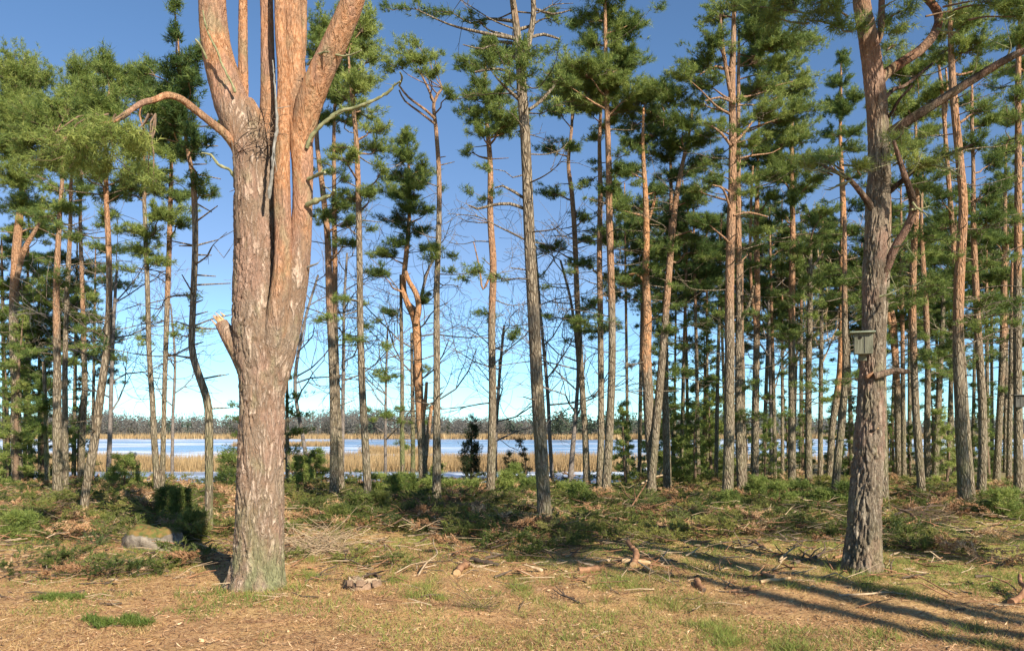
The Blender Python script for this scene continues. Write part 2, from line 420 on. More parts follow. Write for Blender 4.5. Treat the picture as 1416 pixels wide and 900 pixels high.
def pine(label, path, pads, og=0., moss=.35, stubs=5, bare=4, group=None, tone=.5, d=None, sides=14, pz=None, fork=(), nl=.115, dens=1., base=None, lean=None, name='pine_tree', wisp=None, bark='bark', deep=.8, bare_z=(.30, .8), stub_len=(.10, .45)):
    g = ground_at(path[0][0], path[0][1]) if base is None else np.asarray(base)
    d = g[1]
    root = empty(name, g); tag(root, label, 'tree', group)
    tone = tone + rng.normal(0, .05); nl = nl * rng.uniform(.85, 1.2)
    tb, cb = MB(), MB()
    BASES.append((g[0], g[1], path[0][2] * .5 * d / F))
    p3 = to3d(path, d, dy=rng.normal(0, .25) if lean is None else lean)
    c3, r = trunk_tube(tb, p3, sides, og, moss)
    for fk in fork:
        f3 = to3d(fk, d, False, rng.normal(0, .2)); trunk_tube(tb, f3, max(6, sides - 4), og, 0, 1.0)
    zs = c3[:, 2]; top = zs[-1]; span = top - zs[0]
    def at(z):
        i = int(np.argmin(np.abs(zs - z))); return c3[i], r[i]
    for _ in range(stubs):
        z = zs[0] + span * rng.uniform(.22, .85); a, ra = at(z); az = rng.uniform(0, 2 * np.pi)
        L = rng.uniform(*stub_len); dr = np.array([math.cos(az), math.sin(az), rng.uniform(-.1, .4)])
        sticks(tb, [a], [a + dr * (L + ra)], .016, .008, 5, tone_at(z, og) * .5)
    for _ in range(bare):
        z = zs[0] + span * rng.uniform(*bare_z); a, ra = at(z)
        bare_branch(tb, a, rng.uniform(0, 2 * np.pi), rng.uniform(.5, 1.5), .016, rng.uniform(-.1, .45))
    for _ in range(wisp if wisp is not None else (11 if path[0][0] > 740 else 5)):
        z = zs[0] + span * rng.uniform(.32, .86); a, ra = at(z); az = rng.uniform(0, 2 * np.pi); L = rng.uniform(.5, 1.35)
        b = a + np.array([math.cos(az), math.sin(az), rng.uniform(-.12, .35)]) * L
        c = branch(tb, a, b, .014, .005, 4, .1, rng.uniform(-.1, .2))
        for q in range(int(rng.integers(1, 4))):
            e = c[-1 - q * 2 if q * 2 < len(c) else 0] + rng.normal(0, .16, 3) * [1, 1, .5]
            add_pad(cb, e, np.array([.24, .24, .07]) * rng.uniform(.7, 1.5), a, 60, k=9, nb=9, nl=nl * .9, tone=tone - .12, nw=.011)
    for pd in pads:
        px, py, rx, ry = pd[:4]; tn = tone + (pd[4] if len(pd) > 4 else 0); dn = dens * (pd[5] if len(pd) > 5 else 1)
        yy = d + rng.uniform(-1, 1) * deep
        rx, ry = rx * 1.15, ry * 1.5
        C = P(px, py, yy); R = np.array([rx * yy / F, max(.5, .85 * rx / max(rx, ry)) * rx * yy / F, ry * yy / F])
        hor = np.hypot(C[0] - p3[-1][0], C[1] - d)
        a, ra = at(np.clip(C[2] - .1 - .30 * hor, zs[0] + span * .25, top))
        inner = C + (a - C) * min(.5, .4 * R[0] / max(np.linalg.norm(a - C), .01))
        branch(tb, a, inner, min(.035, max(.012, ra * .55)), .008, 5, float(tone_at(a[2], og)) * .8, .05)
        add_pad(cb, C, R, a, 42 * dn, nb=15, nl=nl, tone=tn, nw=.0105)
    tb.build('trunk', M[bark], root, g)
    if cb.n: cb.build('crown', [M['needle'], M['twig']], root, g)
    return root

T = []   # (label, path, pads, options)
BIG, BOX = 'big multi-stemmed pine', 'nest-box pine'
def t(label, path, pads, **kw): T.append((label, path, pads, kw))

# --- left of the big pine
t('thick dark pine at the left edge, its forked upper trunk patched with green',
  [(25, 672, 14), (22, 600, 13.5), (22, 540, 13), (19, 460, 12), (20, 400, 12), (24, 330, 11), (31, 260, 8), (34, 200, 5)],
  [(20, 240, 38, 22), (35, 285, 42, 15), (25, 322, 30, 10), (62, 312, 28, 9), (12, 200, 40, 26), (20, 130, 45, 38, .0), (45, 100, 40, 24), (15, 90, 30, 22), (18, 165, 55, 24), (45, 160, 35, 22)],
  og=.8, fork=[[(20, 400, 7), (32, 350, 7), (48, 320, 5), (60, 300, 3)]], bare=6)
t('slim yellow-green mossy pole at the left edge, bright against the dark understorey',
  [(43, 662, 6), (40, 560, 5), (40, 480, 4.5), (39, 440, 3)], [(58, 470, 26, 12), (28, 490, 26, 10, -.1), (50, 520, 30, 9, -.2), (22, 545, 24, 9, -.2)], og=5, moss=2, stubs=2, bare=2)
t('straight orange pine third from the left edge with a grey foot',
  [(80, 693, 13), (79, 600, 11.5), (79, 500, 10), (78, 400, 8.5), (82, 310, 6.5), (86, 250, 5), (88, 190, 4)],
  [(70, 215, 45, 20), (60, 175, 50, 24), (88, 150, 42, 24), (85, 285, 26, 8), (40, 190, 34, 18), (105, 190, 36, 20), (75, 262, 20, 8), (70, 300, 24, 7)], og=-.5, bare=3)
t('dark narrow pine touching the right side of the straight orange pine',
  [(91, 681, 8.5), (90, 590, 8), (90, 500, 7), (93, 400, 6.5), (97, 320, 5.5), (98, 260, 4.5), (103, 170, 3)],
  [(115, 130, 42, 24), (118, 100, 32, 17), (135, 88, 24, 10), (100, 215, 40, 17), (125, 165, 40, 22)], og=1.5)
t('mossy greenish pole standing just left of the straight orange pine', [(66, 676, 7), (64, 620, 6.5), (63, 560, 5.5), (60, 500, 4)], [(50, 560, 30, 10, -.25), (75, 530, 28, 10, -.25), (55, 590, 24, 8, -.2)], og=6, moss=2, stubs=1, bare=2)
t('leaning pine whose foot slants in left to a bent pinkish trunk',
  [(115, 717, 10.5), (120, 670, 11), (129, 620, 11.5), (139, 545, 11), (148, 478, 10), (151, 410, 8.5), (150, 340, 7.5), (147, 270, 6.5), (146, 200, 5), (150, 130, 3)],
  [(150, 140, 40, 24), (165, 112, 34, 15), (150, 90, 24, 12), (185, 130, 30, 18), (148, 272, 40, 8), (140, 295, 26, 6), (135, 240, 30, 10), (175, 245, 30, 10, -.2), (200, 110, 24, 14), (165, 180, 36, 18)], og=.3, bare=7, moss=.15)
t('slender pink pine rising behind the crossing of the leaning pine',
  [(112, 668, 9), (114, 600, 8), (117, 540, 7.5), (116, 480, 7), (113, 380, 5.5), (111, 300, 4.5), (113, 220, 3.5)], [(110, 260, 24, 8), (118, 215, 30, 14), (90, 235, 30, 12), (125, 410, 16, 5), (128, 440, 18, 5, -.2)], og=.2)
t('dark pine trunk forming the left half of the close pair on the shore',
  [(219, 690, 10), (214, 620, 8.5), (211, 560, 7.5), (206, 480, 7), (204, 400, 6.5), (201, 320, 6), (199, 250, 4.5), (200, 190, 3)],
  [(205, 322, 38, 9, -.1), (195, 345, 32, 10, -.2), (226, 292, 30, 14, -.15), (205, 240, 36, 16), (180, 265, 25, 8, -.1), (215, 200, 28, 16), (215, 360, 28, 7, -.2), (190, 205, 25, 14), (222, 262, 22, 10)], og=3)
t('pink-barked pine forming the right half of the close pair on the shore',
  [(224, 688, 8), (226, 600, 6.5), (228, 520, 6.5), (231, 430, 7), (234, 340, 7), (236, 270, 6), (237, 215, 4), (236, 150, 3)], [(240, 210, 26, 12), (232, 175, 30, 16), (245, 305, 26, 5, -.2), (250, 270, 24, 6, -.2), (222, 140, 30, 18)], og=.6, bare=8)
t('crooked S-curved dark pine bristling with dead stubs left of the big multi-stemmed pine',
  [(289, 737, 10.5), (289, 690, 10.5), (289, 620, 11), (288, 565, 11), (282, 538, 10.5), (272, 510, 10), (265, 478, 9), (267, 420, 8.5), (270, 340, 8), (269, 280, 8), (266, 240, 6.5), (258, 200, 5), (252, 130, 4), (244, 30, 2.5)],
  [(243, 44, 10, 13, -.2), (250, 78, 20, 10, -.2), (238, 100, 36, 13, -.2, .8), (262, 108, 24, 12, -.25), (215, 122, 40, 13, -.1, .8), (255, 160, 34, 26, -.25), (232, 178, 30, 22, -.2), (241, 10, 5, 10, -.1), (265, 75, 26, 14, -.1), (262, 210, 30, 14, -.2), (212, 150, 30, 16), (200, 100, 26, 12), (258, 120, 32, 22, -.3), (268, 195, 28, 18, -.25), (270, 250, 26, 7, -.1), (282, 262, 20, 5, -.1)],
  og=.8, stubs=26, bare=5, moss=.8, bare_z=(.35, .75), stub_len=(.15, .55))
t('dark young spruce half hidden behind the foot of the big multi-stemmed pine',
  [(398, 672, 6), (397, 600, 5), (397, 540, 4), (397, 500, 2.5)], [(400, 520, 16, 5, -.2), (410, 545, 20, 5, -.2), (385, 560, 30, 5, -.2), (415, 570, 22, 5, -.2), (330, 578, 24, 5, -.2), (352, 590, 26, 6, -.2), (412, 596, 24, 6, -.2), (330, 600, 22, 5, -.2), (325, 560, 10, 3, -.2), (405, 620, 26, 7, -.2), (330, 620, 28, 8, -.2)], og=6, name='spruce_tree', stubs=0, bare=0, wisp=0, nl=.06, deep=.4)

# --- between the big pine and the middle
t('pinkish pine, left and thicker of the fused pair right of the big multi-stemmed pine',
  [(462, 692, 13.5), (462, 600, 11.5), (460, 520, 10.5), (456, 420, 10), (453, 330, 9), (446, 260, 7.5), (438, 190, 6), (440, 110, 4)],
  [(445, 70, 36, 24), (455, 120, 38, 18), (470, 95, 34, 20), (445, 300, 14, 10, -.1), (475, 305, 24, 8, -.2), (478, 278, 26, 8, -.2), (450, 35, 34, 18), (448, 160, 22, 10), (480, 335, 22, 9, -.2)], og=.0, bare=4)
t('slimmer pine leaning into the fused pair right of the big multi-stemmed pine',
  [(473, 688, 9.5), (468, 580, 8), (464, 470, 7.5), (463, 360, 7), (462, 260, 6), (462, 170, 4.5), (466, 100, 3)],
  [(480, 130, 30, 14), (500, 60, 30, 22), (485, 35, 30, 20), (505, 110, 30, 14), (475, 165, 26, 10), (470, 205, 20, 8)], og=.5, bare=3)
t('straight grey-brown pine, first single trunk right of the fused pair',
  [(510, 707, 12.5), (506, 630, 10.5), (501, 540, 10), (498, 440, 9), (497, 350, 8.5), (495, 250, 7.5), (492, 185, 6.5), (486, 130, 5), (482, 80, 3)],
  [(505, 35, 26, 22), (515, 80, 20, 12, 0, .7), (498, 155, 38, 9), (525, 205, 26, 9, -.1), (476, 215, 22, 8, -.1), (520, 175, 24, 8), (488, 272, 30, 9, -.15), (515, 265, 18, 7, -.15), (490, 110, 34, 14), (470, 60, 26, 18), (530, 235, 18, 6, -.1)], og=1.6, bare=5)
t('thin greenish pole left of the split-trunk pine', [(557, 676, 7.5), (556, 600, 6.5), (556, 520, 5.5), (555, 450, 5), (554, 380, 3.5)], [(540, 432, 22, 5, -.2)], og=8, moss=2.5, bare=4, stubs=2)
t('dark mossy thin trunk between the greenish pole and the split-trunk pine', [(571, 662, 7), (571, 590, 6), (570, 520, 5), (569, 460, 3.5)], [], og=8, moss=1.5, bare=5, stubs=3)
t('orange pine whose split trunk opens into a narrow loop halfway up',
  [(586, 676, 13.5), (584, 620, 12), (580, 560, 12), (578, 500, 11.5), (575, 445, 12), (563, 418, 8.5), (558, 395, 7.5), (562, 350, 7), (566, 300, 5.5), (566, 250, 4), (563, 195, 2.5)],
  [(562, 190, 20, 10), (560, 215, 36, 11), (548, 240, 36, 10), (575, 250, 30, 11), (535, 262, 26, 8), (568, 285, 34, 8, -.1), (545, 302, 26, 7, -.2), (578, 318, 26, 8, -.2), (530, 350, 26, 7, .1), (522, 375, 24, 7, -.2), (590, 232, 20, 7), (560, 265, 30, 10), (555, 335, 20, 7, -.2), (595, 290, 16, 5, -.2), (588, 415, 14, 4, -.1)],
  og=-2.4, bark='bark_orange', wisp=2, fork=[[(575, 448, 9), (579, 425, 8.5), (575, 405, 7.5), (566, 390, 6.5), (561, 375, 5)], [(585, 660, 7), (592, 600, 6), (597, 560, 4.5)], [(583, 590, 6), (588, 555, 5.5), (590, 528, 4)]], stubs=14, bare=3)
t('tall bare-stemmed pine with a thin forked top beside the open sky gap',
  [(604, 698, 13.5), (604, 600, 11), (604, 500, 9.5), (604, 400, 8.5), (607, 310, 7.5), (607, 240, 6.5), (603, 180, 5.5), (600, 142, 4.5), (612, 122, 3)],
  [(575, 78, 24, 12), (592, 98, 20, 8), (572, 55, 20, 8, 0, .6), (622, 130, 14, 8, -.1), (545, 90, 22, 8), (600, 75, 16, 8, 0, .6), (560, 65, 22, 7, 0, .6)], og=2.4,
  fork=[[(602, 165, 4), (588, 152, 3.5), (565, 135, 3), (553, 120, 2.5)], [(602, 172, 3.5), (580, 155, 3), (560, 140, 2.5), (552, 125, 2)], [(600, 142, 3.5), (590, 118, 3), (578, 95, 2)]], bare=3, stubs=8)
t('orange pine in the middle with a scar halfway and airy pads of needles',
  [(678, 689, 12.5), (680, 620, 11.5), (681, 540, 10.5), (680, 450, 10), (682, 370, 9.5), (678, 300, 8.5), (678, 230, 7.5), (673, 165, 5.5), (671, 110, 3.5), (672, 70, 2)],
  [(668, 65, 16, 12), (650, 92, 20, 10), (690, 130, 32, 12), (648, 160, 26, 9), (705, 162, 34, 13), (715, 178, 26, 8), (665, 180, 22, 7), (645, 207, 22, 6, 0, .6), (660, 110, 24, 10), (690, 180, 24, 7), (655, 135, 22, 8, 0, .7)],
  og=-.2, fork=[[(682, 370, 3.5), (668, 400, 3), (663, 370, 2.5), (655, 335, 1.5)]], bare=6, stubs=6)
t('stout grey pine nearest in the middle, leaning slightly left and forked at the top',
  [(754, 728, 21.5), (752, 690, 19.5), (748, 620, 18.5), (743, 540, 17.5), (738, 440, 16.5), (733, 350, 15.5), (730, 280, 15), (727, 200, 14), (722, 130, 14), (719, 80, 12), (713, 30, 10), (708, -10, 8), (706, -60, 5)],
  [(682, 72, 30, 13), (668, 84, 26, 9), (700, 82, 22, 9), (560, 8, 30, 7, -.25, .5), (610, 14, 34, 8, -.25, .5), (650, 25, 30, 8, -.25, .5), (770, 20, 26, 7, -.3, .35), (690, -40, 50, 25), (760, -50, 50, 25)],
  og=5.0, moss=.5, sides=22, fork=[[(722, 100, 9), (732, 55, 8.5), (738, 15, 7.5), (734, -30, 6)], [(721, 112, 5), (700, 98, 4), (680, 96, 4), (657, 100, 3)], [(728, 290, 4.5), (705, 282, 4.5), (680, 284, 4), (660, 289, 3.5), (648, 284, 2)], [(730, 278, 4), (712, 266, 4), (695, 257, 3), (684, 260, 2)], [(732, 152, 4.5), (748, 140, 4.5), (767, 118, 3.5)], [(716, 62, 4.5), (690, 58, 4), (668, 68, 2.5), (640, 62, 1.5)], [(734, 52, 4), (752, 48, 4), (775, 55, 2.5)], [(738, 12, 4), (765, 20, 3), (790, 14, 1.5)]], bare=10, stubs=6, bare_z=(.45, .97))
t('slim dark pine with wavy upper stem, first right of the stout grey pine',
  [(812, 674, 10.5), (809, 600, 8.5), (803, 500, 8), (798, 410, 7.5), (795, 330, 7), (791, 270, 6.5), (786, 225, 5), (791, 170, 4), (790, 120, 3)],
  [(775, 118, 30, 10), (790, 95, 28, 10), (785, 200, 26, 7, -.1), (760, 265, 26, 7, -.15), (755, 340, 28, 6, -.2), (812, 300, 20, 7, -.2), (758, 205, 22, 6, -.1), (800, 140, 26, 10), (770, 150, 24, 8), (815, 330, 18, 6, -.2)], og=1.3, bare=9)
t('slim reddish pine close to the left side of the tall wide-crowned pine',
  [(829, 684, 10.5), (831, 600, 9), (831, 520, 8.5), (830, 430, 8), (829, 350, 7.5), (830, 260, 6.5), (829, 195, 5), (832, 130, 3.5)], [(812, 150, 26, 10), (845, 170, 26, 10), (825, 120, 30, 14), (820, 190, 20, 7), (808, 365, 18, 6, -.2), (815, 420, 16, 5, -.2)], og=.3, bare=7)
t('tall pine with wide sunlit crown reaching the top of the picture right of the gap',
  [(837, 691, 13.5), (842, 610, 11.5), (846, 520, 10.5), (846, 420, 10), (843, 320, 9.5), (842, 240, 8.5), (840, 170, 7.5), (838, 100, 6.5), (837, 40, 5), (837, -5, 3.5), (838, -40, 2)],
  [(835, 22, 38, 16), (800, 28, 20, 10), (868, 38, 30, 18, -.15), (815, 58, 26, 12), (862, 70, 26, 15), (798, 90, 42, 14), (872, 92, 32, 16, -.1), (772, 110, 34, 10), (792, 130, 42, 12), (852, 115, 42, 14), (882, 128, 28, 12), (870, 150, 34, 12), (815, 108, 30, 11), (840, -20, 50, 20), (765, 128, 30, 8), (820, 142, 26, 8), (855, 50, 20, 12), (825, 85, 25, 10), (845, 262, 26, 5, -.2), (865, 230, 18, 7, -.2), (880, 30, 14, 14, -.25)],
  og=.6, bare=8, stubs=8)

# --- right-hand stand, front rank
t('bulging orange pine with a swollen scarred trunk at the left of the crossed trio',
  [(902, 686, 12.5), (900, 640, 11), (898, 600, 13), (896, 540, 14.5), (893, 490, 15), (895, 440, 12.5), (893, 380, 9.5), (894, 320, 8.5), (892, 260, 7), (889, 205, 5), (890, 150, 3)],
  [(880, 200, 34, 12, -.1), (905, 158, 32, 14), (868, 235, 28, 9, -.15), (850, 288, 20, 6, -.1), (872, 285, 24, 7, -.1), (905, 190, 26, 12, -.15), (890, 140, 26, 10), (872, 172, 26, 10), (880, 375, 18, 6, -.2), (910, 265, 20, 7, -.2)],
  og=-1.2, bark='bark_orange', fork=[[(895, 312, 4.5), (903, 285, 4), (908, 262, 3)], [(894, 395, 4), (880, 378, 4), (870, 380, 3)]], bare=5, moss=.1)
t('leaning brown pine slanting up to the right in the crossed trio',
  [(899, 688, 12), (904, 630, 11), (911, 550, 11), (917, 480, 10), (924, 390, 9.5), (930, 320, 8.5), (936, 270, 7.5), (942, 235, 6), (952, 190, 4), (958, 150, 3)],
  [(945, 165, 32, 13, -.1), (925, 195, 28, 12, -.15), (962, 230, 24, 10, -.15), (960, 275, 26, 8, .0), (972, 190, 28, 12), (968, 345, 30, 15, -.3), (978, 310, 24, 8, -.25), (940, 200, 24, 10, -.1), (925, 130, 30, 14)], og=.2, bare=8)
t('upright reddish pine closing the right side of the crossed trio',
  [(923, 684, 12), (922, 620, 10.5), (920, 550, 9.5), (920, 470, 8.5), (923, 400, 7), (927, 320, 5.5), (928, 260, 4.5), (926, 190, 3)], [(925, 298, 14, 4, -.1), (918, 215, 28, 10, -.1), (915, 170, 26, 12), (935, 240, 20, 8, -.2), (905, 120, 28, 12)], og=.2, bare=7)
t('very tall straight pine with pale bare branches in front of dense dark crowns',
  [(1006, 694, 15.5), (1008, 610, 14.5), (1009, 500, 13.5), (1009, 400, 12.5), (1011, 310, 12), (1013, 240, 11), (1013, 170, 10), (1012, 110, 9.5), (1014, 60, 7.5), (1015, 15, 5.5), (1016, -40, 3)],
  [(985, 50, 26, 14, -.25), (965, 82, 30, 16, -.25), (970, 112, 28, 13, -.25), (988, 20, 26, 15, -.1), (1015, 0, 30, 14), (960, 140, 26, 9, -.1), (955, 260, 24, 8, -.2), (985, 170, 26, 8), (940, 100, 26, 12, -.1), (985, 245, 24, 7, -.2), (970, 300, 26, 9, -.3)],
  og=-.2, fork=[[(1009, 125, 5.5), (1004, 95, 5.5), (999, 60, 4.5), (996, 20, 3)], [(1013, 142, 3), (995, 135, 3), (975, 140, 2)], [(1013, 200, 4), (1028, 185, 3.5), (1041, 168, 2.5)], [(1011, 202, 4), (998, 185, 3.5), (984, 174, 2)], [(1012, 100, 3), (990, 92, 3), (965, 105, 2)], [(1010, 290, 3.5), (1000, 262, 3), (985, 256, 2)], [(1014, 298, 3), (1035, 294, 3), (1062, 300, 2)]], bare=9, moss=.5, stubs=10, sides=18)
t('brown pine directly behind the right edge of the very tall straight pine',
  [(1025, 686, 10.5), (1022, 600, 10.5), (1021, 500, 9.5), (1022, 420, 9), (1021, 320, 8.5), (1021, 220, 6.5), (1021, 120, 5), (1022, 40, 3)],
  [(1060, 20, 46, 20, -.25), (1075, 50, 46, 20, -.2), (1050, 85, 40, 16, -.1), (1090, 92, 40, 15, -.1), (1060, 118, 40, 14), (1100, 125, 36, 14, -.1), (1068, 150, 40, 13), (1040, 190, 28, 9), (1112, 150, 30, 12, -.15), (1075, 185, 40, 12), (1100, 195, 34, 12, -.1), (1115, 108, 26, 12), (1048, 45, 34, 20, -.2), (1105, 60, 34, 14, -.1), (1040, 130, 30, 10), (1090, 165, 36, 12, -.2)],
  og=1.0, fork=[[(1022, 448, 5), (1036, 420, 4.5), (1042, 395, 4)]], bare=5, deep=1.2)
t('orange slim pine wedged between the brown pine and the twin of dark stems', [(1030, 684, 8), (1028, 600, 7), (1027, 520, 6.5), (1025, 440, 6), (1026, 360, 4)], [(1040, 340, 20, 6, -.2)], og=-.6, bare=3)
t('dark reddish pine with a thin companion stem at its side right of the brown pine',
  [(1044, 674, 10.5), (1045, 580, 9.5), (1046, 490, 9), (1047, 400, 8.5), (1046, 320, 7.5), (1047, 270, 6), (1048, 215, 4), (1050, 160, 3)],
  [(1052, 245, 30, 9, -.1), (1068, 268, 22, 7, -.15), (1060, 312, 18, 6, -.2), (1080, 225, 28, 9), (1040, 225, 24, 8, -.2), (1055, 205, 30, 10, -.1), (1085, 250, 22, 7, -.2)], og=-.1, fork=[[(1044, 450, 4.5), (1038, 380, 4), (1038, 300, 4), (1041, 230, 3)]], bare=9)
t('straight pine with evenly tapering rusty trunk alone in the middle of the dense stand',
  [(1095, 676, 11.5), (1095, 600, 10), (1095, 510, 9.5), (1095, 410, 8.5), (1096, 320, 7.5), (1095, 260, 6.5), (1095, 200, 4.5), (1096, 150, 3)],
  [(1090, 235, 38, 10, -.1), (1122, 220, 28, 10), (1075, 215, 28, 10, -.1), (1112, 260, 26, 7, -.15), (1080, 298, 18, 5, -.2), (1130, 245, 20, 7, -.1), (1095, 275, 26, 6, -.2), (1070, 240, 24, 8, -.1), (1105, 180, 30, 11)], og=.0, bare=9)
t('greyish pine forking into thin dark arms halfway up between two rusty trunks',
  [(1118, 674, 10.5), (1118, 600, 9), (1118, 520, 8.5), (1120, 430, 7.5), (1120, 375, 6.5), (1121, 330, 4)], [(1125, 308, 24, 7, -.1), (1135, 330, 24, 5, -.2), (1105, 345, 22, 5, -.2), (1140, 290, 20, 6, -.15)], og=2.5, bare=10, fork=[[(1120, 380, 4.5), (1108, 350, 4), (1100, 325, 3), (1090, 312, 2)], [(1120, 376, 4), (1132, 358, 3.5), (1145, 345, 2.5)]], moss=.7)
t('bright orange pine curving left in its lower half just left of the nest-box pine',
  [(1147, 664, 9), (1150, 600, 8.5), (1156, 555, 9), (1162, 510, 9), (1164, 450, 8.5), (1164, 380, 8.5), (1166, 300, 8), (1164, 240, 6.5), (1162, 190, 4.5), (1163, 130, 3), (1163, 80, 2)],
  [(1165, 150, 26, 12), (1150, 185, 22, 10), (1182, 180, 22, 9), (1160, 110, 18, 12, -.1), (1166, 82, 13, 10, -.1), (1185, 238, 22, 6, -.1), (1150, 310, 18, 6, -.1), (1178, 130, 18, 10), (1142, 215, 22, 7, -.1), (1150, 145, 20, 10), (1180, 205, 24, 7)], og=-1.6, bark='bark_orange', bare=6, moss=.3)
t('brown pine running up beside the curving orange pine with a slanted foot',
  [(1154, 689, 11.5), (1159, 630, 10.5), (1166, 565, 9.5), (1169, 500, 8.5), (1168, 440, 7.5), (1168, 370, 6.5), (1168, 300, 5)], [(1180, 320, 18, 6, -.2), (1155, 345, 18, 5, -.2)], og=.3, bare=4, moss=.7)
t('grey pine whose foot shows just right of the rugged foot of the nest-box pine',
  [(1222, 704, 14.5), (1221, 630, 12.5), (1220, 550, 11.5), (1220, 470, 10.5), (1226, 380, 9), (1229, 300, 7), (1228, 220, 5), (1230, 160, 3)], [(1240, 180, 26, 10), (1225, 150, 26, 12), (1250, 205, 24, 8), (1245, 140, 26, 10), (1240, 330, 18, 6, -.2)], og=1.4, moss=.7)
t('orange kinked pine seen right behind the nest box',
  [(1244, 662, 9.5), (1242, 610, 9), (1241, 550, 9), (1238, 490, 9), (1235, 445, 8.5), (1228, 410, 7), (1226, 370, 5.5), (1228, 300, 4)], [(1240, 290, 20, 7, -.1), (1255, 320, 16, 5, -.2)], og=-1., fork=[[(1240, 520, 6), (1233, 465, 6), (1226, 425, 5), (1221, 395, 4)]], bare=4)
t('patchy orange and grey pine, left of three close trunks beyond the nest-box pine',
  [(1275, 690, 11.5), (1270, 620, 10.5), (1266, 560, 10), (1263, 480, 9.5), (1262, 410, 9), (1264, 340, 8.5), (1268, 280, 7), (1268, 230, 5), (1266, 170, 3.5)],
  [(1255, 200, 30, 10), (1270, 152, 38, 14), (1258, 115, 30, 12), (1280, 232, 28, 8, -.1), (1285, 180, 26, 9), (1240, 90, 26, 14), (1290, 130, 24, 10), (1268, 90, 30, 12)], og=-.6, bare=6)
t('pine in the middle of three close trunks right of the nest-box pine',
  [(1284, 673, 9.5), (1282, 600, 8.5), (1283, 510, 7.5), (1280, 420, 7.5), (1276, 360, 6.5), (1274, 300, 4.5), (1276, 240, 3)], [(1280, 355, 20, 12, -.2), (1292, 395, 26, 14, -.3), (1270, 262, 22, 7), (1290, 330, 18, 8, -.2)], og=.2, bare=5)
t('dull grey-green pine, darkest of the three close trunks right of the nest-box pine', [(1293, 664, 9), (1296, 600, 8.5), (1300, 510, 7.5), (1303, 455, 6.5), (1305, 400, 4)], [(1310, 420, 24, 9, -.25), (1290, 440, 22, 8, -.25)], og=5, moss=1.2, bare=5)
t('thick pinkish pine standing in front near the right edge with a pale sunlit foot',
  [(1335, 702, 18), (1331, 640, 15.5), (1328, 560, 14.5), (1325, 480, 13.5), (1326, 400, 13.5), (1330, 330, 12.5), (1332, 280, 11.5), (1327, 220, 10.5), (1320, 150, 10), (1316, 90, 8.5), (1314, 30, 6), (1313, -20, 4)],
  [(1342, 58, 36, 18, -.1), (1310, 48, 26, 14), (1352, 100, 30, 14, -.15), (1362, 148, 28, 10, -.1), (1330, 30, 30, 15), (1300, 75, 24, 10), (1345, 20, 30, 14)], og=-.5, moss=.6, bare=6, sides=18)
t('thin leaning pine passing behind the thick pinkish pine near the right edge',
  [(1345, 698, 9), (1338, 600, 8), (1330, 480, 7.5), (1322, 380, 7), (1315, 290, 6.5), (1308, 200, 5.5), (1304, 140, 5), (1298, 90, 3.5)], [(1292, 85, 24, 9), (1310, 120, 22, 8), (1330, 370, 20, 6, -.2), (1300, 270, 18, 5, -.2)], og=-.3, fork=[[(1306, 170, 4), (1310, 130, 3.5), (1308, 95, 2.5)]], bare=5)
t('orange slim pine right of the thick pinkish pine with many side twigs',
  [(1356, 692, 12.5), (1359, 630, 11.5), (1358, 550, 10.5), (1353, 470, 9.5), (1349, 390, 8.5), (1346, 310, 7), (1346, 240, 5), (1344, 170, 4.5), (1344, 110, 3)], [(1360, 195, 28, 9, -.1), (1375, 225, 26, 9, -.1), (1340, 140, 20, 8), (1372, 300, 26, 10, -.2), (1365, 170, 26, 10), (1380, 260, 26, 10, -.2)], og=-.4, stubs=14, bare=7)
t('narrow straight pine with blue ice showing by its foot near the right edge',
  [(1378, 664, 9.5), (1382, 580, 8.5), (1386, 500, 8.5), (1388, 420, 8), (1389, 340, 6.5), (1390, 270, 4.5), (1391, 200, 3)], [(1392, 205, 30, 12, -.1), (1395, 160, 28, 10), (1390, 285, 30, 12, -.2), (1372, 330, 22, 10, -.25), (1400, 330, 26, 10, -.2), (1380, 380, 22, 10, -.25), (1395, 245, 28, 10, -.1)], og=-.2, bare=6)
t('grey-brown pine at the right edge carrying the small dark nest box',
  [(1409, 691, 13.5), (1408, 610, 11.5), (1407, 510, 11), (1407, 410, 10.5), (1408, 290, 9.5), (1408, 190, 8.5), (1408, 100, 7), (1410, 40, 5), (1412, -10, 3)], [(1400, 62, 26, 12, -.1), (1392, 100, 26, 9), (1425, 90, 36, 16), (1430, 40, 40, 18), (1395, 20, 30, 12, -.1), (1425, 150, 30, 12), (1405, 130, 26, 8), (1420, 220, 26, 9)], og=1.2, bare=6)
t('thin pine just left of the grey-brown pine at the right edge', [(1395, 668, 7.5), (1396, 600, 7), (1398, 520, 6.5), (1399, 440, 6), (1400, 360, 4)], [(1402, 380, 22, 8, -.2), (1388, 420, 20, 8, -.25)], og=1, bare=5)

for label, path, pads, kw in T: pine(label, path, pads, **kw)
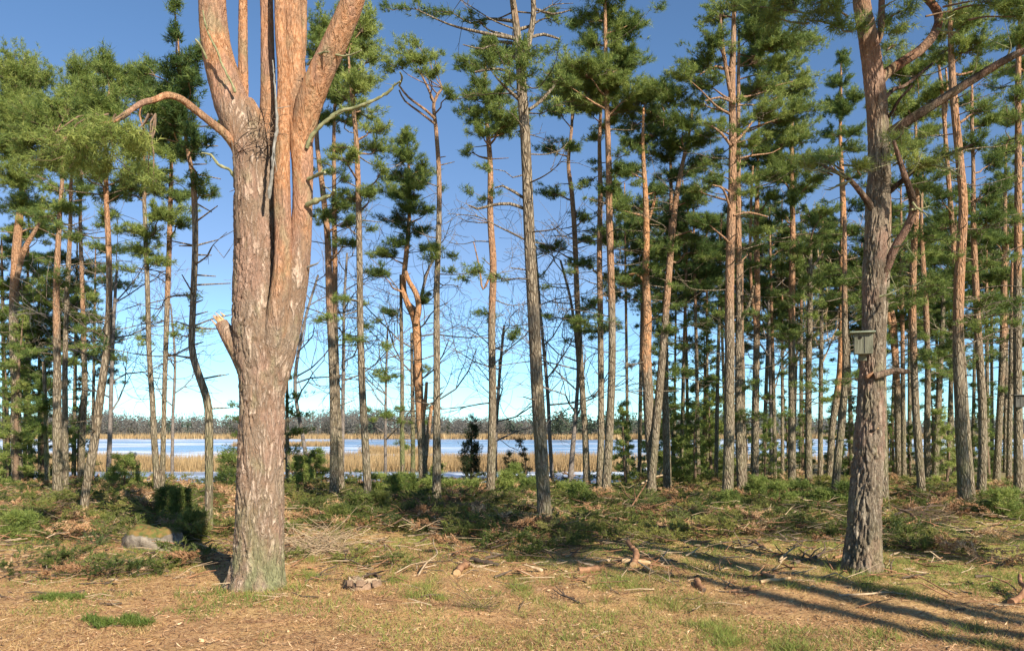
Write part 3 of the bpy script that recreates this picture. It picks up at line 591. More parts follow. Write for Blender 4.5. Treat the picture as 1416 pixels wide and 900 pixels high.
# ------------------------------------------------------------------ the two near pines, with modelled bark
def bark_tube(mb, path3, sides, og, moss, cell=(.05, .15), depth=.014, step=.022, flare=1.0, seed=0., flare_h=.2, smooth_above=None, lump=.05, crackw=.22, cap=True, big=0.):
    c = smooth_path(path3, step); r = c[:, 3].copy(); c3 = c[:, :3]
    z0 = c3[0, 2]
    s = np.concatenate([[0], np.cumsum(np.linalg.norm(np.diff(c3, axis=0), axis=1))])
    th = np.arange(sides) / sides * 2 * np.pi
    S, TH = np.meshgrid(s, th, indexing='ij')
    fl = np.exp(-np.maximum(c3[:, 2] - z0, 0) / flare_h)
    roots = .5 + .5 * np.cos(TH * 5 + seed * 3 + 1.2 * np.sin(TH * 2 + seed))
    R = r[:, None] * (1 + (flare - 1) * fl[:, None] * (.45 + .9 * roots))
    cx, cy = np.cos(TH), np.sin(TH)
    big_ = (vnoise(S * 2.2, cx * 1.5 + seed, cy * 1.5, 5) - .5) * 2
    mid = (vnoise(S * 9, cx * 5 + seed, cy * 5, 6) - .5) * 2
    R = R * (1 + lump * big_ + .02 * mid)
    nu = max(5, int(round(2 * np.pi * r.mean() / cell[0])))
    u = TH / (2 * np.pi) * nu + .75 * (vnoise(S * 6, cx * 3, cy * 3 + seed, 7) - .5) * 2 + .5 * (vnoise(S * 17, cx * 8, cy * 8 + seed, 17) - .5)
    v = S / cell[1] + 1.5 * (vnoise(S * 4, cx * 5 + seed, cy * 5, 8) - .5) + .5 * (vnoise(S * 15, cx * 9 + seed, cy * 9, 18) - .5)
    f1, f2 = worley(u, v, nu, seed)
    plate = sstep(.02, crackw, f2 - f1)
    u2 = u * 2.3; f1b, f2b = worley(u2, v * 2.6, int(round(nu * 2.3)), seed + 5)
    fine = sstep(.0, .3, f2b - f1b)
    tn = tone_at(c3[:, 2], og)[:, None]
    amp = depth * (.55 + .9 * vnoise(S * 3, cx * 2.5 + seed, cy * 2.5, 19)) * (1 - .70 * tn) * (r / max(r.max(), 1e-6))[:, None]
    disp = R - r[:, None] + amp * (plate - .7) + amp * .35 * (fine - .6) + .004 * (vnoise(S * 40, cx * 22, cy * 22 + seed, 9) - .5)
    if big:
        g1, g2 = worley(TH / (2 * np.pi) * max(5, round(nu * .42)) + .7 * (vnoise(S * 3, cx * 2, cy * 2 + seed, 12) - .5) * 2, S / .55 + .8 * vnoise(S * 2, cx * 3, cy * 3, 13), max(5, round(nu * .42)), seed + 9)
        disp = disp - big * (1 - sstep(.0, .16, g2 - g1)) * (1 - .7 * tn)
    cv = moss * (1 - sstep(.0, 1.2, c3[:, 2]))[:, None] * np.ones_like(TH)
    tube(mb, c3, r, sides, tn * np.ones_like(TH), cv, 0, disp, cap)
    return c3, r

# ---- the big multi-stemmed pine
def big_pine():
    g = ground_at(354, 812); d = g[1]
    root = empty('pine_tree', g)
    tag(root, 'huge multi-stemmed pine with a broken limb stub, the thickest trunk of all', 'tree')
    def p(path, ext=False, off=0., dy=0.):
        if len(path[0]) == 4:                       # (px, py, width, metres towards the viewer)
            return np.array([[*P(q[0], q[1], d - q[3]), q[2] * .5 * (d - q[3]) / F] for q in path])
        a = to3d(path, d + off, False, dy)
        if ext: a = np.vstack([[a[0][0], a[0][1], float(gz(a[0][0], a[0][1])) - .15, a[0][3] * 1.0], a])
        return a
    tb = MB()
    bark_tube(tb, p([(355, 812, 72), (357, 775, 66), (359, 700, 64), (361, 600, 61), (362, 540, 60), (361, 490, 68), (358, 440, 70), (356, 400, 66), (354, 350, 60), (352, 290, 55), (350, 230, 53), (347, 195, 51), (343, 165, 42), (338, 140, 26)], True), 160, .6, 1.0, (.06, .15), .015, .020, 1.6, 1.0, .15, lump=.035, big=.016)
    tb.build('trunk', M['bark_big'], root, g)
    def limb(name, path, sides, off=0., dy=0., og=-.5, lab=None, step=.03, depth=.009):
        mb = MB(); bark_tube(mb, p(path, False, off, dy), sides, og, .0, (.045, .11), depth, step, 1.0, rng.uniform(1, 40), lump=.04)
        o = mb.build(name, M['bark_big'], root, g)
        if lab: o['label'] = lab
        return o
    # fused middle and right stems
    limb('stem', [(366, 580, 14, -.02), (370, 540, 24, .06), (377, 490, 32, .11), (384, 440, 32, .17), (390, 390, 27, .20), (391.5, 330, 23, .20), (390, 260, 22, .19), (391, 190, 19, .17), (392, 110, 16, .12), (388, 40, 15, .08), (386, -60, 13, .0), (383, -190, 9, -.1), (378, -300, 4, -.2)], 80, 0, 0, -1.3)
    limb('stem', [(366, 610, 16, -.05), (370, 570, 30, -.02), (378, 525, 40, .0), (389, 475, 44, .03), (401, 420, 40, .06), (411, 365, 34, .08), (417.5, 300, 27, .10), (418.5, 240, 28, .10), (416, 190, 31, .08), (410, 125, 29, .02), (406, 60, 27, -.04), (403, 0, 27, -.1), (400, -60, 25, -.15), (402, -190, 19, -.3), (410, -330, 9, -.4)], 90, 0, 0, -.9)
    limb('limb', [(414, 275, 10, .05), (415, 235, 22, .07), (418, 190, 31, .09), (425, 152, 36, .13), (435, 122, 36, .18), (451, 86, 34, .25), (470, 45, 33, .32), (488, 0, 31, .40), (505, -60, 27, .5), (532, -150, 20, .65), (548, -260, 10, .8)], 90, 0, 0, -.4, 'thick rusty limb slanting out of the picture top')
    limb('limb', [(344, 215, 40), (333, 178, 46), (321, 145, 46), (309, 105, 43), (299, 65, 40), (294, 20, 37), (292, -60, 33), (290, -160, 25), (280, -270, 16), (274, -350, 8)], 90, -.05, .1, .6, 'thick pinkish limb on the left of the fork')
    limb('limb', [(336, 190, 15), (336, 150, 15), (336, 90, 13), (336, 30, 12), (337, -60, 10), (340, -160, 7), (346, -240, 3)], 48, .02, .2, -1.)
    limb('stem', [(362, 270, 28), (368, 205, 26), (371, 140, 21), (370, 80, 18.5), (369, 20, 17), (367, -60, 16), (362, -180, 11), (356, -300, 5)], 72, .02, .3, .3)
    limb('limb', [(415, 110, 9), (419, 60, 9), (420, 10, 9), (420, -50, 8), (424, -140, 4)], 32, .1, .1, -1.)
    limb('limb', [(326, 205, 12), (312, 186, 12), (290, 168, 10.5), (265, 148, 10), (250, 137, 9.5), (232, 132, 9), (214, 138, 8), (196, 143, 8), (180, 153, 6.5), (160, 166, 5.5), (146, 171, 4.5), (128, 173, 3)], 40, -.12, -.9, -1.6, 'long thin arched limb reaching left', .02, .004)
    mb = MB()
    bark_tube(mb, p([(345, 520, 26), (335, 492, 30), (322, 472, 25), (311, 455, 20), (306, 446, 17)]), 64, -1.5, 0, (.045, .1), .008, .02, 1.0, 8., cap=False)
    bl = mb.build('broken_limb', M['bark_big'], root, g); bl['label'] = 'broken limb stub with pale torn wood at its tip'
    sp = MB(); tip = P(306, 447, d)
    for k in range(16):
        a = tip + rng.normal(0, .03, 3); b = a + np.array([-.055, -.01, .055]) * rng.uniform(.5, 1.5) + rng.normal(0, .008, 3)
        sticks(sp, [a], [b], .014, .003, 4)
    tube(sp, np.array([tip + [.01, 0, -.01], tip + [-.014, 0, .014]]), np.array([.06, .045]), 12)
    sp.build('torn_wood', M['cut_wood'], bl, g)
    # dead branches
    def dead(path, mat, off=-.25, dy=-.3, lab=None, tw=()):
        mb = MB(); a = p(path, False, off, dy); a[:, 3] *= .78; a[1:-1, :3] += rng.normal(0, .012, (len(a) - 2, 3)); c = smooth_path(a, .03)
        c[1:, :3] += rng.normal(0, .0022, (len(c) - 1, 3)); kn = (rng.random(len(c)) < .12) * rng.uniform(.2, .5, len(c))
        tube(mb, c[:, :3], c[:, 3] * (1 + .10 * np.sin(np.arange(len(c)) * 1.7) + .08 * rng.normal(size=len(c)) + kn), 9)
        for _ in range(max(2, len(c) // 7)):
            i = int(rng.integers(len(c) // 4, len(c))); e = c[i, :3] + rng.normal(0, .05, 3) + [0, -.01, .015]
            sticks(mb, [c[i, :3]], [e], c[i, 3] * .45, .002, 5)
            if rng.random() < .6: sticks(mb, [e], [e + rng.normal(0, .045, 3)], .0025, .001, 4)
        for q in tw:
            b = p(q, False, off, dy); cc = smooth_path(b, .05); tube(mb, cc[:, :3], cc[:, 3], 6)
        o = mb.build('dead_branch', M[mat], root, g)
        if lab: o['label'] = lab
    dead([(424, 205, 7), (430, 190, 7), (445, 172, 6.5), (468, 155, 6), (500, 145, 5.5), (530, 130, 5), (546, 122, 4), (554, 112, 3)], 'lichen_wood', -.2, -.3, 'long lichen-green dead branch pointing right', [[(552, 119, 3), (556, 108, 3), (553, 100, 2)]])
    dead([(424, 284, 9), (440, 276, 8), (455, 270, 6), (462, 263, 4)], 'lichen_wood', -.2, -.2)
    dead([(426, 248, 6), (440, 241, 6), (450, 238, 3)], 'lichen_wood', -.2, -.2)
    dead([(326, 248, 6), (318, 236, 5), (304, 223, 4.5), (290, 215, 4), (279, 212, 2.5)], 'lichen_wood', -.15, -.1)
    dead([(372, 275, 5), (374, 258, 6), (376.5, 235, 5.5), (380, 205, 5), (383, 175, 5), (381, 140, 4), (378, 110, 3), (377, 84, 2)], 'grey_wood', -.34, .0, 'silvery dead stem standing in front of the fork')
    dead([(330, 330, 9), (327, 300, 5), (326, 250, 4.5), (322, 215, 4), (320, 195, 3)], 'dark_stick', -.22, .0)
    dead([(325, 128, 4), (316, 112, 4), (306, 92, 4), (300, 70, 3.5), (288, 45, 3), (280, 15, 2)], 'lichen_wood', -.26, -.1)
    dead([(286, 82, 4), (278, 66, 4), (270, 54, 2.5)], 'lichen_wood', -.2, -.1)
    dead([(420, 372, 3), (430, 368, 3.5), (440, 364, 2.5)], 'grey_wood', -.1, -.1)
    dead([(440, 80, 4), (455, 78, 4), (480, 74, 3), (500, 70, 2)], 'lichen_wood', -.25, -.2)
    dead([(425, 90, 4), (440, 76, 4), (455, 72, 2)], 'lichen_wood', -.2, -.3)
    dead([(196, 143, 3.5), (193, 158, 3), (196, 180, 2.5), (194, 200, 2)], 'red_bark', -.7, 0)
    # small twigs in the fork
    tw = MB()
    for _ in range(46):
        a = P(rng.uniform(345, 380), rng.uniform(160, 200), d - .28 + rng.uniform(-.06, .06)); b = a + rng.normal(0, .10, 3) + [0, -.04, .03]
        sticks(tw, [a], [b], .005, .002, 4)
    tw.build('fork_twig', M['twig'], root, g)['kind'] = 'stuff'
    # needles hanging off the arched limb
    cb = MB()
    for (px, py, rx, ry, tn) in [(140, 182, 44, 12, .12), (100, 200, 48, 14, .1), (175, 192, 44, 14, .12), (70, 212, 44, 13, .06), (130, 212, 52, 15, .14), (180, 218, 40, 13, .1), (45, 225, 34, 12, .05), (95, 235, 48, 13, .05), (150, 238, 44, 11, .08), (205, 240, 26, 10, .12), (195, 208, 24, 12, .12), (60, 192, 30, 10, .05), (120, 165, 26, 6, .1), (212, 255, 22, 7, .1)]:
        yy = d - .9 + rng.uniform(-.5, .5)
        C = P(px, py, yy); R = np.array([rx * yy / F, .8 * rx * yy / F, ry * yy / F])
        src = P(np.clip(px + 30, 135, 215), 158, d - .9)
        branch(cb, src, C, .010, .004, 5, .3, -.05, 1)
        add_pad(cb, C, R, src, 120, k=12, nb=14, nl=.062, nw=.0055, tone=.40 + tn, upw=.15, twr=.003)
    cb.build('crown', [M['needle'], M['twig']], root, g)
    # crown that stands above the picture and dapples the stems
    for k in range(34):
        tp = [(378, -300), (410, -330), (548, -260), (274, -350), (356, -300), (340, -220), (290, -250), (540, -200)][k % 8]; src = P(*tp, d)
        C = src + np.array([rng.normal(0, .75), rng.normal(0, .75), rng.uniform(-.5, .9)])
        branch(cb, src, C, .03, .01, 5, .6, .05, 1); add_pad(cb, C, np.array([.45, .45, .16]), src, 50, k=10, nb=11, nl=.085, nw=.009)
    for k in range(9):
        C = np.array([rng.uniform(-1.9, .1), rng.uniform(5.0, 6.4), rng.uniform(5.6, 7.3)]); src = P(488, -40, d - .45)
        branch(cb, src, C, .03, .01, 5, .6, .05, 1); add_pad(cb, C, np.array([.34, .34, .12]), src, 60, k=10, nb=11, nl=.075, nw=.008)
    return root
big_pine()

# ---- the nest-box pine
def box_pine():
    g = ground_at(1191, 788); d = g[1]
    root = empty('pine_tree', g)
    tag(root, 'rugged pine with deeply furrowed bark carrying the pale nest box and curved dark limbs', 'tree')
    def p(path, ext=False, off=0., dy=0.):
        a = to3d(path, d + off, False, dy)
        if ext: a = np.vstack([[a[0][0], a[0][1], float(gz(a[0][0], a[0][1])) - .15, a[0][3]], a])
        return a
    tb = MB()
    bark_tube(tb, p([(1191, 788, 48), (1193, 755, 45), (1196, 700, 42), (1200, 640, 40), (1203, 580, 37), (1204, 540, 33), (1206, 500, 30.5), (1208, 450, 29.5), (1209, 380, 30), (1212, 320, 29), (1214, 280, 31), (1216, 240, 28.5), (1215, 200, 27.5), (1213, 150, 27), (1207, 100, 26), (1200, 50, 24), (1191, 0, 22), (1187, -60, 20), (1184, -200, 15), (1190, -330, 8)], True), 144, .9, .4, (.060, .34), .030, .020, 1.55, 3.0, .14, lump=.05, crackw=.26, big=.02)
    tb.build('trunk', M['bark_box'], root, g)
    def limb(path, sides, dy, og, off=0., name='limb', mt='bark_limb_shaded'):
        mb = MB(); bark_tube(mb, p(path, False, off, dy), sides, og, 0, (.05, .14), .008, .03, 1.0, rng.uniform(1, 40), lump=.05)
        return mb.build(name, M[mt], root, g)
    limb([(1203, 72, 8), (1212, 60, 9), (1218, 42, 9), (1219, 10, 8.5), (1221, -50, 7), (1226, -130, 3)], 40, .2, -.5)
    limb([(1213, 118, 12), (1226, 102, 13.5), (1248, 86, 13), (1272, 70, 12.5), (1290, 50, 12), (1298, 28, 11), (1292, 10, 10.5), (1278, -6, 10), (1262, -30, 9), (1240, -90, 6), (1235, -150, 3)], 48, .5, -.2)
    limb([(1216, 205, 13), (1230, 186, 13.5), (1252, 170, 13), (1285, 149, 12), (1312, 132, 11.5), (1340, 114, 11), (1370, 95, 10.5), (1400, 78, 9.5), (1440, 60, 8)], 48, -.6, 2.0)
    limb([(1214, 392, 14), (1228, 365, 12), (1238, 342, 10.5), (1250, 322, 10), (1259, 304, 10), (1263, 285, 9.5), (1258, 262, 8.5), (1250, 240, 7.5), (1242, 215, 6), (1236, 195, 4)], 44, -.5, 4.)
    limb([(1222, 272, 7), (1238, 258, 7), (1252, 246, 6.5), (1268, 232, 6), (1285, 228, 5), (1310, 215, 4.5), (1345, 200, 3.5)], 32, -.5, 4.)
    limb([(1211, 296, 11), (1202, 282, 9), (1190, 266, 7.5), (1176, 250, 6), (1160, 240, 5), (1132, 226, 3.5)], 36, -.4, 3.)
    limb([(1222, 138, 5), (1236, 124, 5), (1252, 118, 4), (1290, 88, 3)], 24, .4, 3.)
    limb([(1222, 168, 4), (1232, 158, 4), (1242, 140, 3.5), (1262, 118, 3)], 24, -.3, 3.)
    st = limb([(1209, 520, 9), (1224, 516, 9), (1238, 512, 8), (1252, 514, 7), (1258, 512, 6)], 32, -.1, 4., -.16, 'broken_limb'); st['label'] = 'short dead limb stub pointing right under the nest box'
    # raw torn scars on the trunk
    for (px, py, w, h, mat, ang) in [(1204, 518, 12, 4.5, 'red_bark', .5), (1207, 595, 8, 3.5, 'hole', .25), (1213, 592, 4, 3, 'cut_wood', .3)]:
        mb = MB(); yy = d - (37 if py > 560 else 31) * .5 * d / F * math.sqrt(max(0, 1 - ((px - 1205) / 18) ** 2)) - .012
        C = P(px, py, yy); th = np.linspace(0, 2 * np.pi, 14, endpoint=False)
        rr = 1 + .2 * rng.normal(size=14)
        ca, sa = math.cos(ang), math.sin(ang)
        X, Z = np.cos(th) * w * .5 * rr, np.sin(th) * h * .5 * rr
        v = C + np.stack([(X * ca - Z * sa), np.zeros(14), (X * sa + Z * ca)], 1) * d / F
        front = np.vstack([v, C + [0, -.02, 0]]); back = v + [0, .05, 0]
        V = np.vstack([front, back]); a = np.arange(14); b = (a + 1) % 14
        mb.add(V, np.stack([a, b, np.full(14, 14)], -1), smooth=False); mb.add(V, np.stack([b, a, a + 15, b + 15], -1), smooth=False)
        mb.build('bark_scar', M[mat], root, g)
    kb = MB(); C = P(1216, 485, d - .06)
    th = np.linspace(0, np.pi * 2, 12, endpoint=False); ph = np.linspace(.15, np.pi - .15, 7)
    V = np.array([[math.sin(b) * math.cos(a), math.sin(b) * math.sin(a), math.cos(b)] for b in ph for a in th]) * [.055, .07, .05] * (1 + .1 * rng.normal(size=(84, 1))) + C
    f = [[i * 12 + j, i * 12 + (j + 1) % 12, i * 12 + 12 + (j + 1) % 12, i * 12 + 12 + j] for i in range(6) for j in range(12)]
    kb.add(V, f); kb.build('burl', M['bark_box'], root, g)
    tw = MB()
    for (a, b) in [((1160, 240), (1120, 215)), ((1150, 235), (1128, 240)), ((1170, 246), (1150, 225)), ((1140, 230), (1110, 232)), ((1176, 250), (1140, 262)), ((1188, 232), (1212, 236)), ((1165, 228), (1200, 226)), ((1260, 290), (1285, 285)), ((1262, 280), (1283, 300)), ((1236, 342), (1262, 330)), ((1285, 228), (1320, 232)), ((1300, 220), (1330, 245)), ((1216, 410), (1250, 395)), ((1250, 395), (1280, 388)), ((1252, 245), (1275, 210)), ((1240, 210), (1225, 185)), ((1236, 195), (1250, 175)), ((1340, 114), (1350, 92)), ((1392, 80), (1398, 62)), ((1298, 28), (1320, 20)), ((1296, 40), (1325, 45)), ((1219, 10), (1240, 0))]:
        A, B = P(*a, d - .35), P(*b, d - .5 + rng.uniform(-.2, .2))
        branch(tw, A, B, .014, .005, 5)
        for _ in range(3):
            q = A + (B - A) * rng.uniform(.4, 1); sticks(tw, [q], [q + rng.normal(0, .12, 3)], .005, .002, 4)
    tw.build('twig', M['lichen_wood'], root, g)['kind'] = 'stuff'
    cb = MB()
    for (px, py, rx, ry, tn, dy) in [(1080, 6, 55, 15, -.2, -.8), (1130, 4, 45, 14, -.15, -1.2), (1060, 25, 36, 10, -.2, -.6), (1115, 28, 36, 10, -.2, -.9), (1160, 36, 20, 10, -.15, -1), (1150, 15, 30, 10, -.15, -1), (1185, 35, 16, 12, -.1, -.3), (1030, 10, 36, 12, -.2, -.5), (1250, 15, 28, 10, -.15, -.5), (1245, 40, 24, 8, -.1, -.4), (1240, 62, 26, 8, .0, .3), (1395, 6, 36, 12, -.25, -1), (1430, 20, 30, 14, -.2, -1), (1370, 2, 26, 10, -.2, -1), (1320, -10, 40, 12, -.1, 0), (1225, 30, 18, 8, -.1, .2), (1330, 15, 24, 8, -.05, 0), (1140, 222, 22, 6, .0, -.4), (1115, 228, 18, 6, .05, -.4), (1280, 222, 26, 6, .1, -.4), (1310, 212, 24, 7, .1, -.4), (1245, 190, 22, 7, .1, -.3), (1180, 228, 20, 5, .05, -.4), (1255, 215, 20, 6, .1, -.4)]:
        yy = d + dy; C = P(px, py, yy); R = np.array([rx, rx * .8, ry]) * yy / F
        src = P(px + (1205 - px) * .4, py + (8 if py < 100 else 14), d + dy * .5)
        branch(cb, src, C, .012, .005, 5, .3, -.03, 1)
        add_pad(cb, C, R, src, 70, k=12, nb=13, nl=.085, nw=.007, tone=.5 + tn, upw=.1, twr=.0035)
    for k in range(20):
        C = np.array([rng.uniform(4.2, 6.6), rng.uniform(5.2, 8.2), 0]); C[2] = 1.6 + .56 * C[1] + rng.uniform(.5, 2.0); src = P(1260, -50, d)
        branch(cb, src, C, .03, .01, 5, .3, .05, 1); add_pad(cb, C, np.array([.42, .42, .15]), src, 55, k=10, nb=11, nl=.085, nw=.009)
    cb.build('crown', [M['needle'], M['twig']], root, g)
    return d
BOXD = box_pine()

# ---- nest boxes
def box_mesh(mb, c, s, rz=0., mat=0, bev=.004, taper=0.):
    bm = bmesh.new(); bmesh.ops.create_cube(bm, size=1.0)
    for v in bm.verts:
        k = 1 - taper * (.5 - v.co.z)
        v.co = Vector((v.co.x * s[0] * k, v.co.y * s[1] * k, v.co.z * s[2]))
    bmesh.ops.bevel(bm, geom=bm.edges[:], offset=bev, segments=1, affect='EDGES')
    bmesh.ops.triangulate(bm, faces=bm.faces[:])
    ca, sa = math.cos(rz), math.sin(rz)
    V = np.array([v.co[:] for v in bm.verts]); V = np.stack([V[:, 0] * ca - V[:, 1] * sa, V[:, 0] * sa + V[:, 1] * ca, V[:, 2]], 1) + c
    f = np.array([[v.index for v in fc.verts] for fc in bm.faces]); bm.free()
    mb.add(V, f, mat=mat, smooth=False)
def disc(mb, c, r, nrm, depth=.01):
    nrm = norm(np.asarray(nrm, float)); tube(mb, np.array([c - nrm * depth * .5, c + nrm * depth * .5]), np.array([r, r]), 20)
def nest_box(label, px, py, d, w, h, dep, rz, board, lid):
    c = P(px, py, d); root = empty('nest_box', c); tag(root, label, 'nest box')
    ca, sa = math.cos(rz), math.sin(rz)
    def at(x, y, z): return c + np.array([x * ca - y * sa, x * sa + y * ca, z])
    t_ = .016
    m = MB(); box_mesh(m, at(0, -dep / 2 + t_ / 2, 0), (w, t_, h), rz); fr = m.build('front_board', board, root, c)
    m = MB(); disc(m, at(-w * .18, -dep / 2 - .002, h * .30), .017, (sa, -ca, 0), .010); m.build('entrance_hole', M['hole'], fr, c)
    for sx in (-1, 1):
        m = MB(); box_mesh(m, at(sx * (w / 2 - t_ / 2), t_ / 2 + .002, -.002), (t_ - .004, dep - t_ - .006, h - .008), rz); m.build('side_board', board, root, c)
    m = MB(); box_mesh(m, at(0, 0.01, -h / 2 + .014), (w - .04, dep - .04, t_), rz); m.build('floor_board', board, root, c)
    m = MB(); box_mesh(m, at(0, dep / 2 + .010, -.03), (w * .45, .014, h * 1.30), rz); m.build('back_board', board, root, c)
    m = MB(); box_mesh(m, at(-.012, -.018, h / 2 + .013), (w + .07, dep + .06, .020), rz); m.build('lid', lid, root, c)
    m = MB(); box_mesh(m, at(w * .06, -dep / 2 - .003, -.005), (.006, .006, h * .86), rz, bev=.001); m.build('board_joint', M['box_dark'], root, c)
nest_box('pale weathered nest box with a flat overhanging lid on the furrowed pine', 1193.5, 476, BOXD - .195, .19, .225, .15, math.radians(-20), M['box_wood'], M['box_lid'])
d41 = float(ground_at(1409, 691)[1])
nest_box('small dark nest box on the grey-brown pine at the right edge', 1409, 555, d41 - .19, .19, .27, .15, math.radians(-12), M['box_dark'], M['box_dark'])
# small tag on the trunk edge
def number_tag():
    c = P(1200, 222, BOXD - .19); root = empty('tree_tag', c); tag(root, 'small dark tag with a pale round mark by the upper trunk of the furrowed pine', 'tag')
    m = MB(); box_mesh(m, c, (.075, .012, .10), .2); pl = m.build('plate', M['tag_dark'], root, c)
    m = MB(); th = np.linspace(0, 2 * np.pi, 15)
    ring = c + np.stack([-.008 + .017 * np.cos(th), np.full(15, -.011), .016 + .017 * np.sin(th)], 1)
    ring[:, 1] += .2 * (ring[:, 0] - c[0])
    tl = c + np.array([[.009, -.009, .016], [.007, -.009, -.006], [-.004, -.010, -.026]])
    tube(m, ring, np.full(15, .0045), 6); tube(m, tl, np.full(3, .0045), 6)
    m.build('digit', M['tag_pale'], pl, c)
number_tag()

# ------------------------------------------------------------------ bare broadleaf trees
def bare_tree(label, path, seed, spread=1.0, n1=9, rz=(.35, 1.0), lvl=3, group=None, d=None, mat='bare', len0=.42, name='bare_tree', droop=.0):
    R = np.random.default_rng(seed)
    g = ground_at(path[0][0], path[0][1]); d = g[1] if d is None else d
    g = np.array([(path[0][0] - CX) * d / F, d, float(gz((path[0][0] - CX) * d / F, d))])
    root = empty(name, g); tag(root, label, 'tree', group)
    tb, cb = MB(), MB()
    p3 = to3d(path, d); c = smooth_path(p3, .2)
    tube(tb, c[:, :3], c[:, 3], 8)
    H = c[-1, 2] - c[0, 2]
    segs = []
    def grow(a, dr, L, r, lv):
        n = 4; p = a
        for i in range(n):
            dr = norm(dr + R.normal(0, .20, 3) + np.array([0, 0, .07 - droop]))
            q = p + dr * L / n
            rr = r * (1 - .6 * i / n)
            segs.append((p, q, rr, r * (1 - .6 * (i + 1) / n)))
            if lv > 0 and i > 0 or lv > 1:
                for _ in range(1 if R.random() < .55 else 2):
                    s = norm(dr * .75 + R.normal(0, .62, 3))
                    grow(q, s, L * R.uniform(.42, .66), rr * .52, lv - 1)
            p = q
    for k in range(n1):
        t_ = rz[0] + (rz[1] - rz[0]) * (k + R.random()) / n1
        i = min(len(c) - 1, int(t_ * len(c))); az = R.uniform(0, 2 * np.pi)
        grow(c[i, :3], np.array([math.cos(az) * spread, math.sin(az) * spread, R.uniform(.15, .8)]), H * len0 * (1.25 - .6 * t_), max(.012, c[i, 3] * .55), lvl)
    A = np.array([s[0] for s in segs]); B = np.array([s[1] for s in segs]); r0 = np.maximum(.0052, [s[2] for s in segs]); r1 = np.maximum(.0045, [s[3] for s in segs])
    sticks(cb, A, B, r0, r1, 3)
    tb.build('trunk', M[mat], root, g); cb.build('crown', M[mat], root, g)
bare_tree('bare dark tree by the leaning pine, its fine twigs spread over the pale lake', [(149, 676, 7), (152, 600, 6), (155, 500, 5), (158, 430, 4.5), (162, 365, 3)], 3, n1=11, lvl=2, len0=.36)
bare_tree('thin bare sapling between the close shore pair and the crooked pine', [(238, 664, 4.5), (239, 580, 4), (242, 500, 3.5), (236, 420, 2)], 4, n1=7, lvl=2, len0=.28)
bare_tree('bare tree with rising twigs in the gap right of the big multi-stemmed pine', [(430, 668, 6), (418, 600, 5.5), (408, 530, 5), (420, 450, 4), (440, 380, 3)], 5, n1=9, lvl=2, spread=.9, len0=.36)
bare_tree('bare slender tree standing in the lake gap just right of the fused pine pair', [(473, 668, 6), (474, 580, 5.5), (475, 500, 5), (476, 420, 4), (480, 350, 3)], 6, n1=10, lvl=2, len0=.32)
bare_tree('small bare tree with fanned twigs against the reeds, left of the split-trunk pine', [(533, 668, 4.5), (533, 590, 4), (534, 520, 3.5), (536, 455, 2.5)], 7, n1=12, lvl=2, len0=.34, rz=(.3, 1))
bare_tree('bare bushy oak crowning out around the tall bare-stemmed pine', [(588, 664, 7), (582, 590, 6), (575, 520, 6), (578, 440, 5), (590, 380, 4), (605, 350, 3)], 8, n1=11, lvl=2, spread=1.2, len0=.36)
bare_tree('bare twig-tree with arching boughs between the scarred pine and the stout grey pine', [(684, 662, 6), (686, 600, 5), (690, 530, 4.5), (695, 470, 4), (697, 450, 3)], 9, n1=12, lvl=2, spread=1.4, len0=.5, rz=(.25, 1))
bare_tree('bare crooked oak leaning right beside the wavy dark pine', [(788, 674, 9), (792, 620, 7), (797, 560, 5.5), (799, 500, 4.5), (790, 420, 4), (775, 360, 3)], 10, n1=13, lvl=2, spread=1.5, len0=.42, rz=(.28, 1))
bare_tree('thin bare tree just right of the stout grey pine, its foot in its shade', [(764, 668, 6), (760, 600, 5.5), (757, 540, 5), (748, 440, 4), (740, 340, 3)], 12, n1=9, lvl=2, spread=1.1, len0=.34)
bare_tree('pale-twigged birch with whitish branches among the rusty trunks', [(1135, 660, 6), (1135, 560, 5.5), (1136, 460, 5), (1134, 390, 3.5), (1130, 340, 2.5)], 13, n1=9, lvl=2, spread=.5, len0=.34, mat='pale_twig', rz=(.45, 1), name='birch_tree')
bare_tree('bare brushy tree filling the dark gap left of the straight rusty pine', [(1068, 660, 6), (1066, 560, 5), (1064, 470, 4.5), (1062, 390, 3)], 14, n1=11, lvl=2, spread=.6, len0=.4)

# ------------------------------------------------------------------ deeper stand: slim pines and young conifers
def slim_pine(label, px, py, w, top, cr, seed, group, og=1.0, tone=.4, lean=0.):
    d0 = ground_at(px, py)[1]
    path = [(px, py, w), (px + lean * .3, py - (py - top) * .35, w * .85), (px + lean * .7, py - (py - top) * .7, w * .65), (px + lean, top, w * .3)]
    R = np.random.default_rng(seed); pads = []
    n = int(8 + 4 * R.random())
    for k in range(n):
        q = k / n
        y = top + (cr - top) * q ** .9 + R.uniform(-6, 6)
        half = (16 + 26 * math.sin(math.pi * min(1, .15 + q * .8))) * R.uniform(.8, 1.2)
        side = R.choice([-1, 1])
        pads.append((px + lean * (1 - q) + side * half * .55, y, half * .75, half * .24, R.uniform(-.12, .06)))
    pine(label, path, pads, og=og, tone=tone, sides=9, stubs=4, bare=5, group=group, moss=.6, dens=.75, wisp=4)
Rb = np.random.default_rng(77)
grp = 'slim pines deep in the dense right-hand stand'
lab = 'slim dark pine deep in the dense stand, behind the nearer rusty trunks'
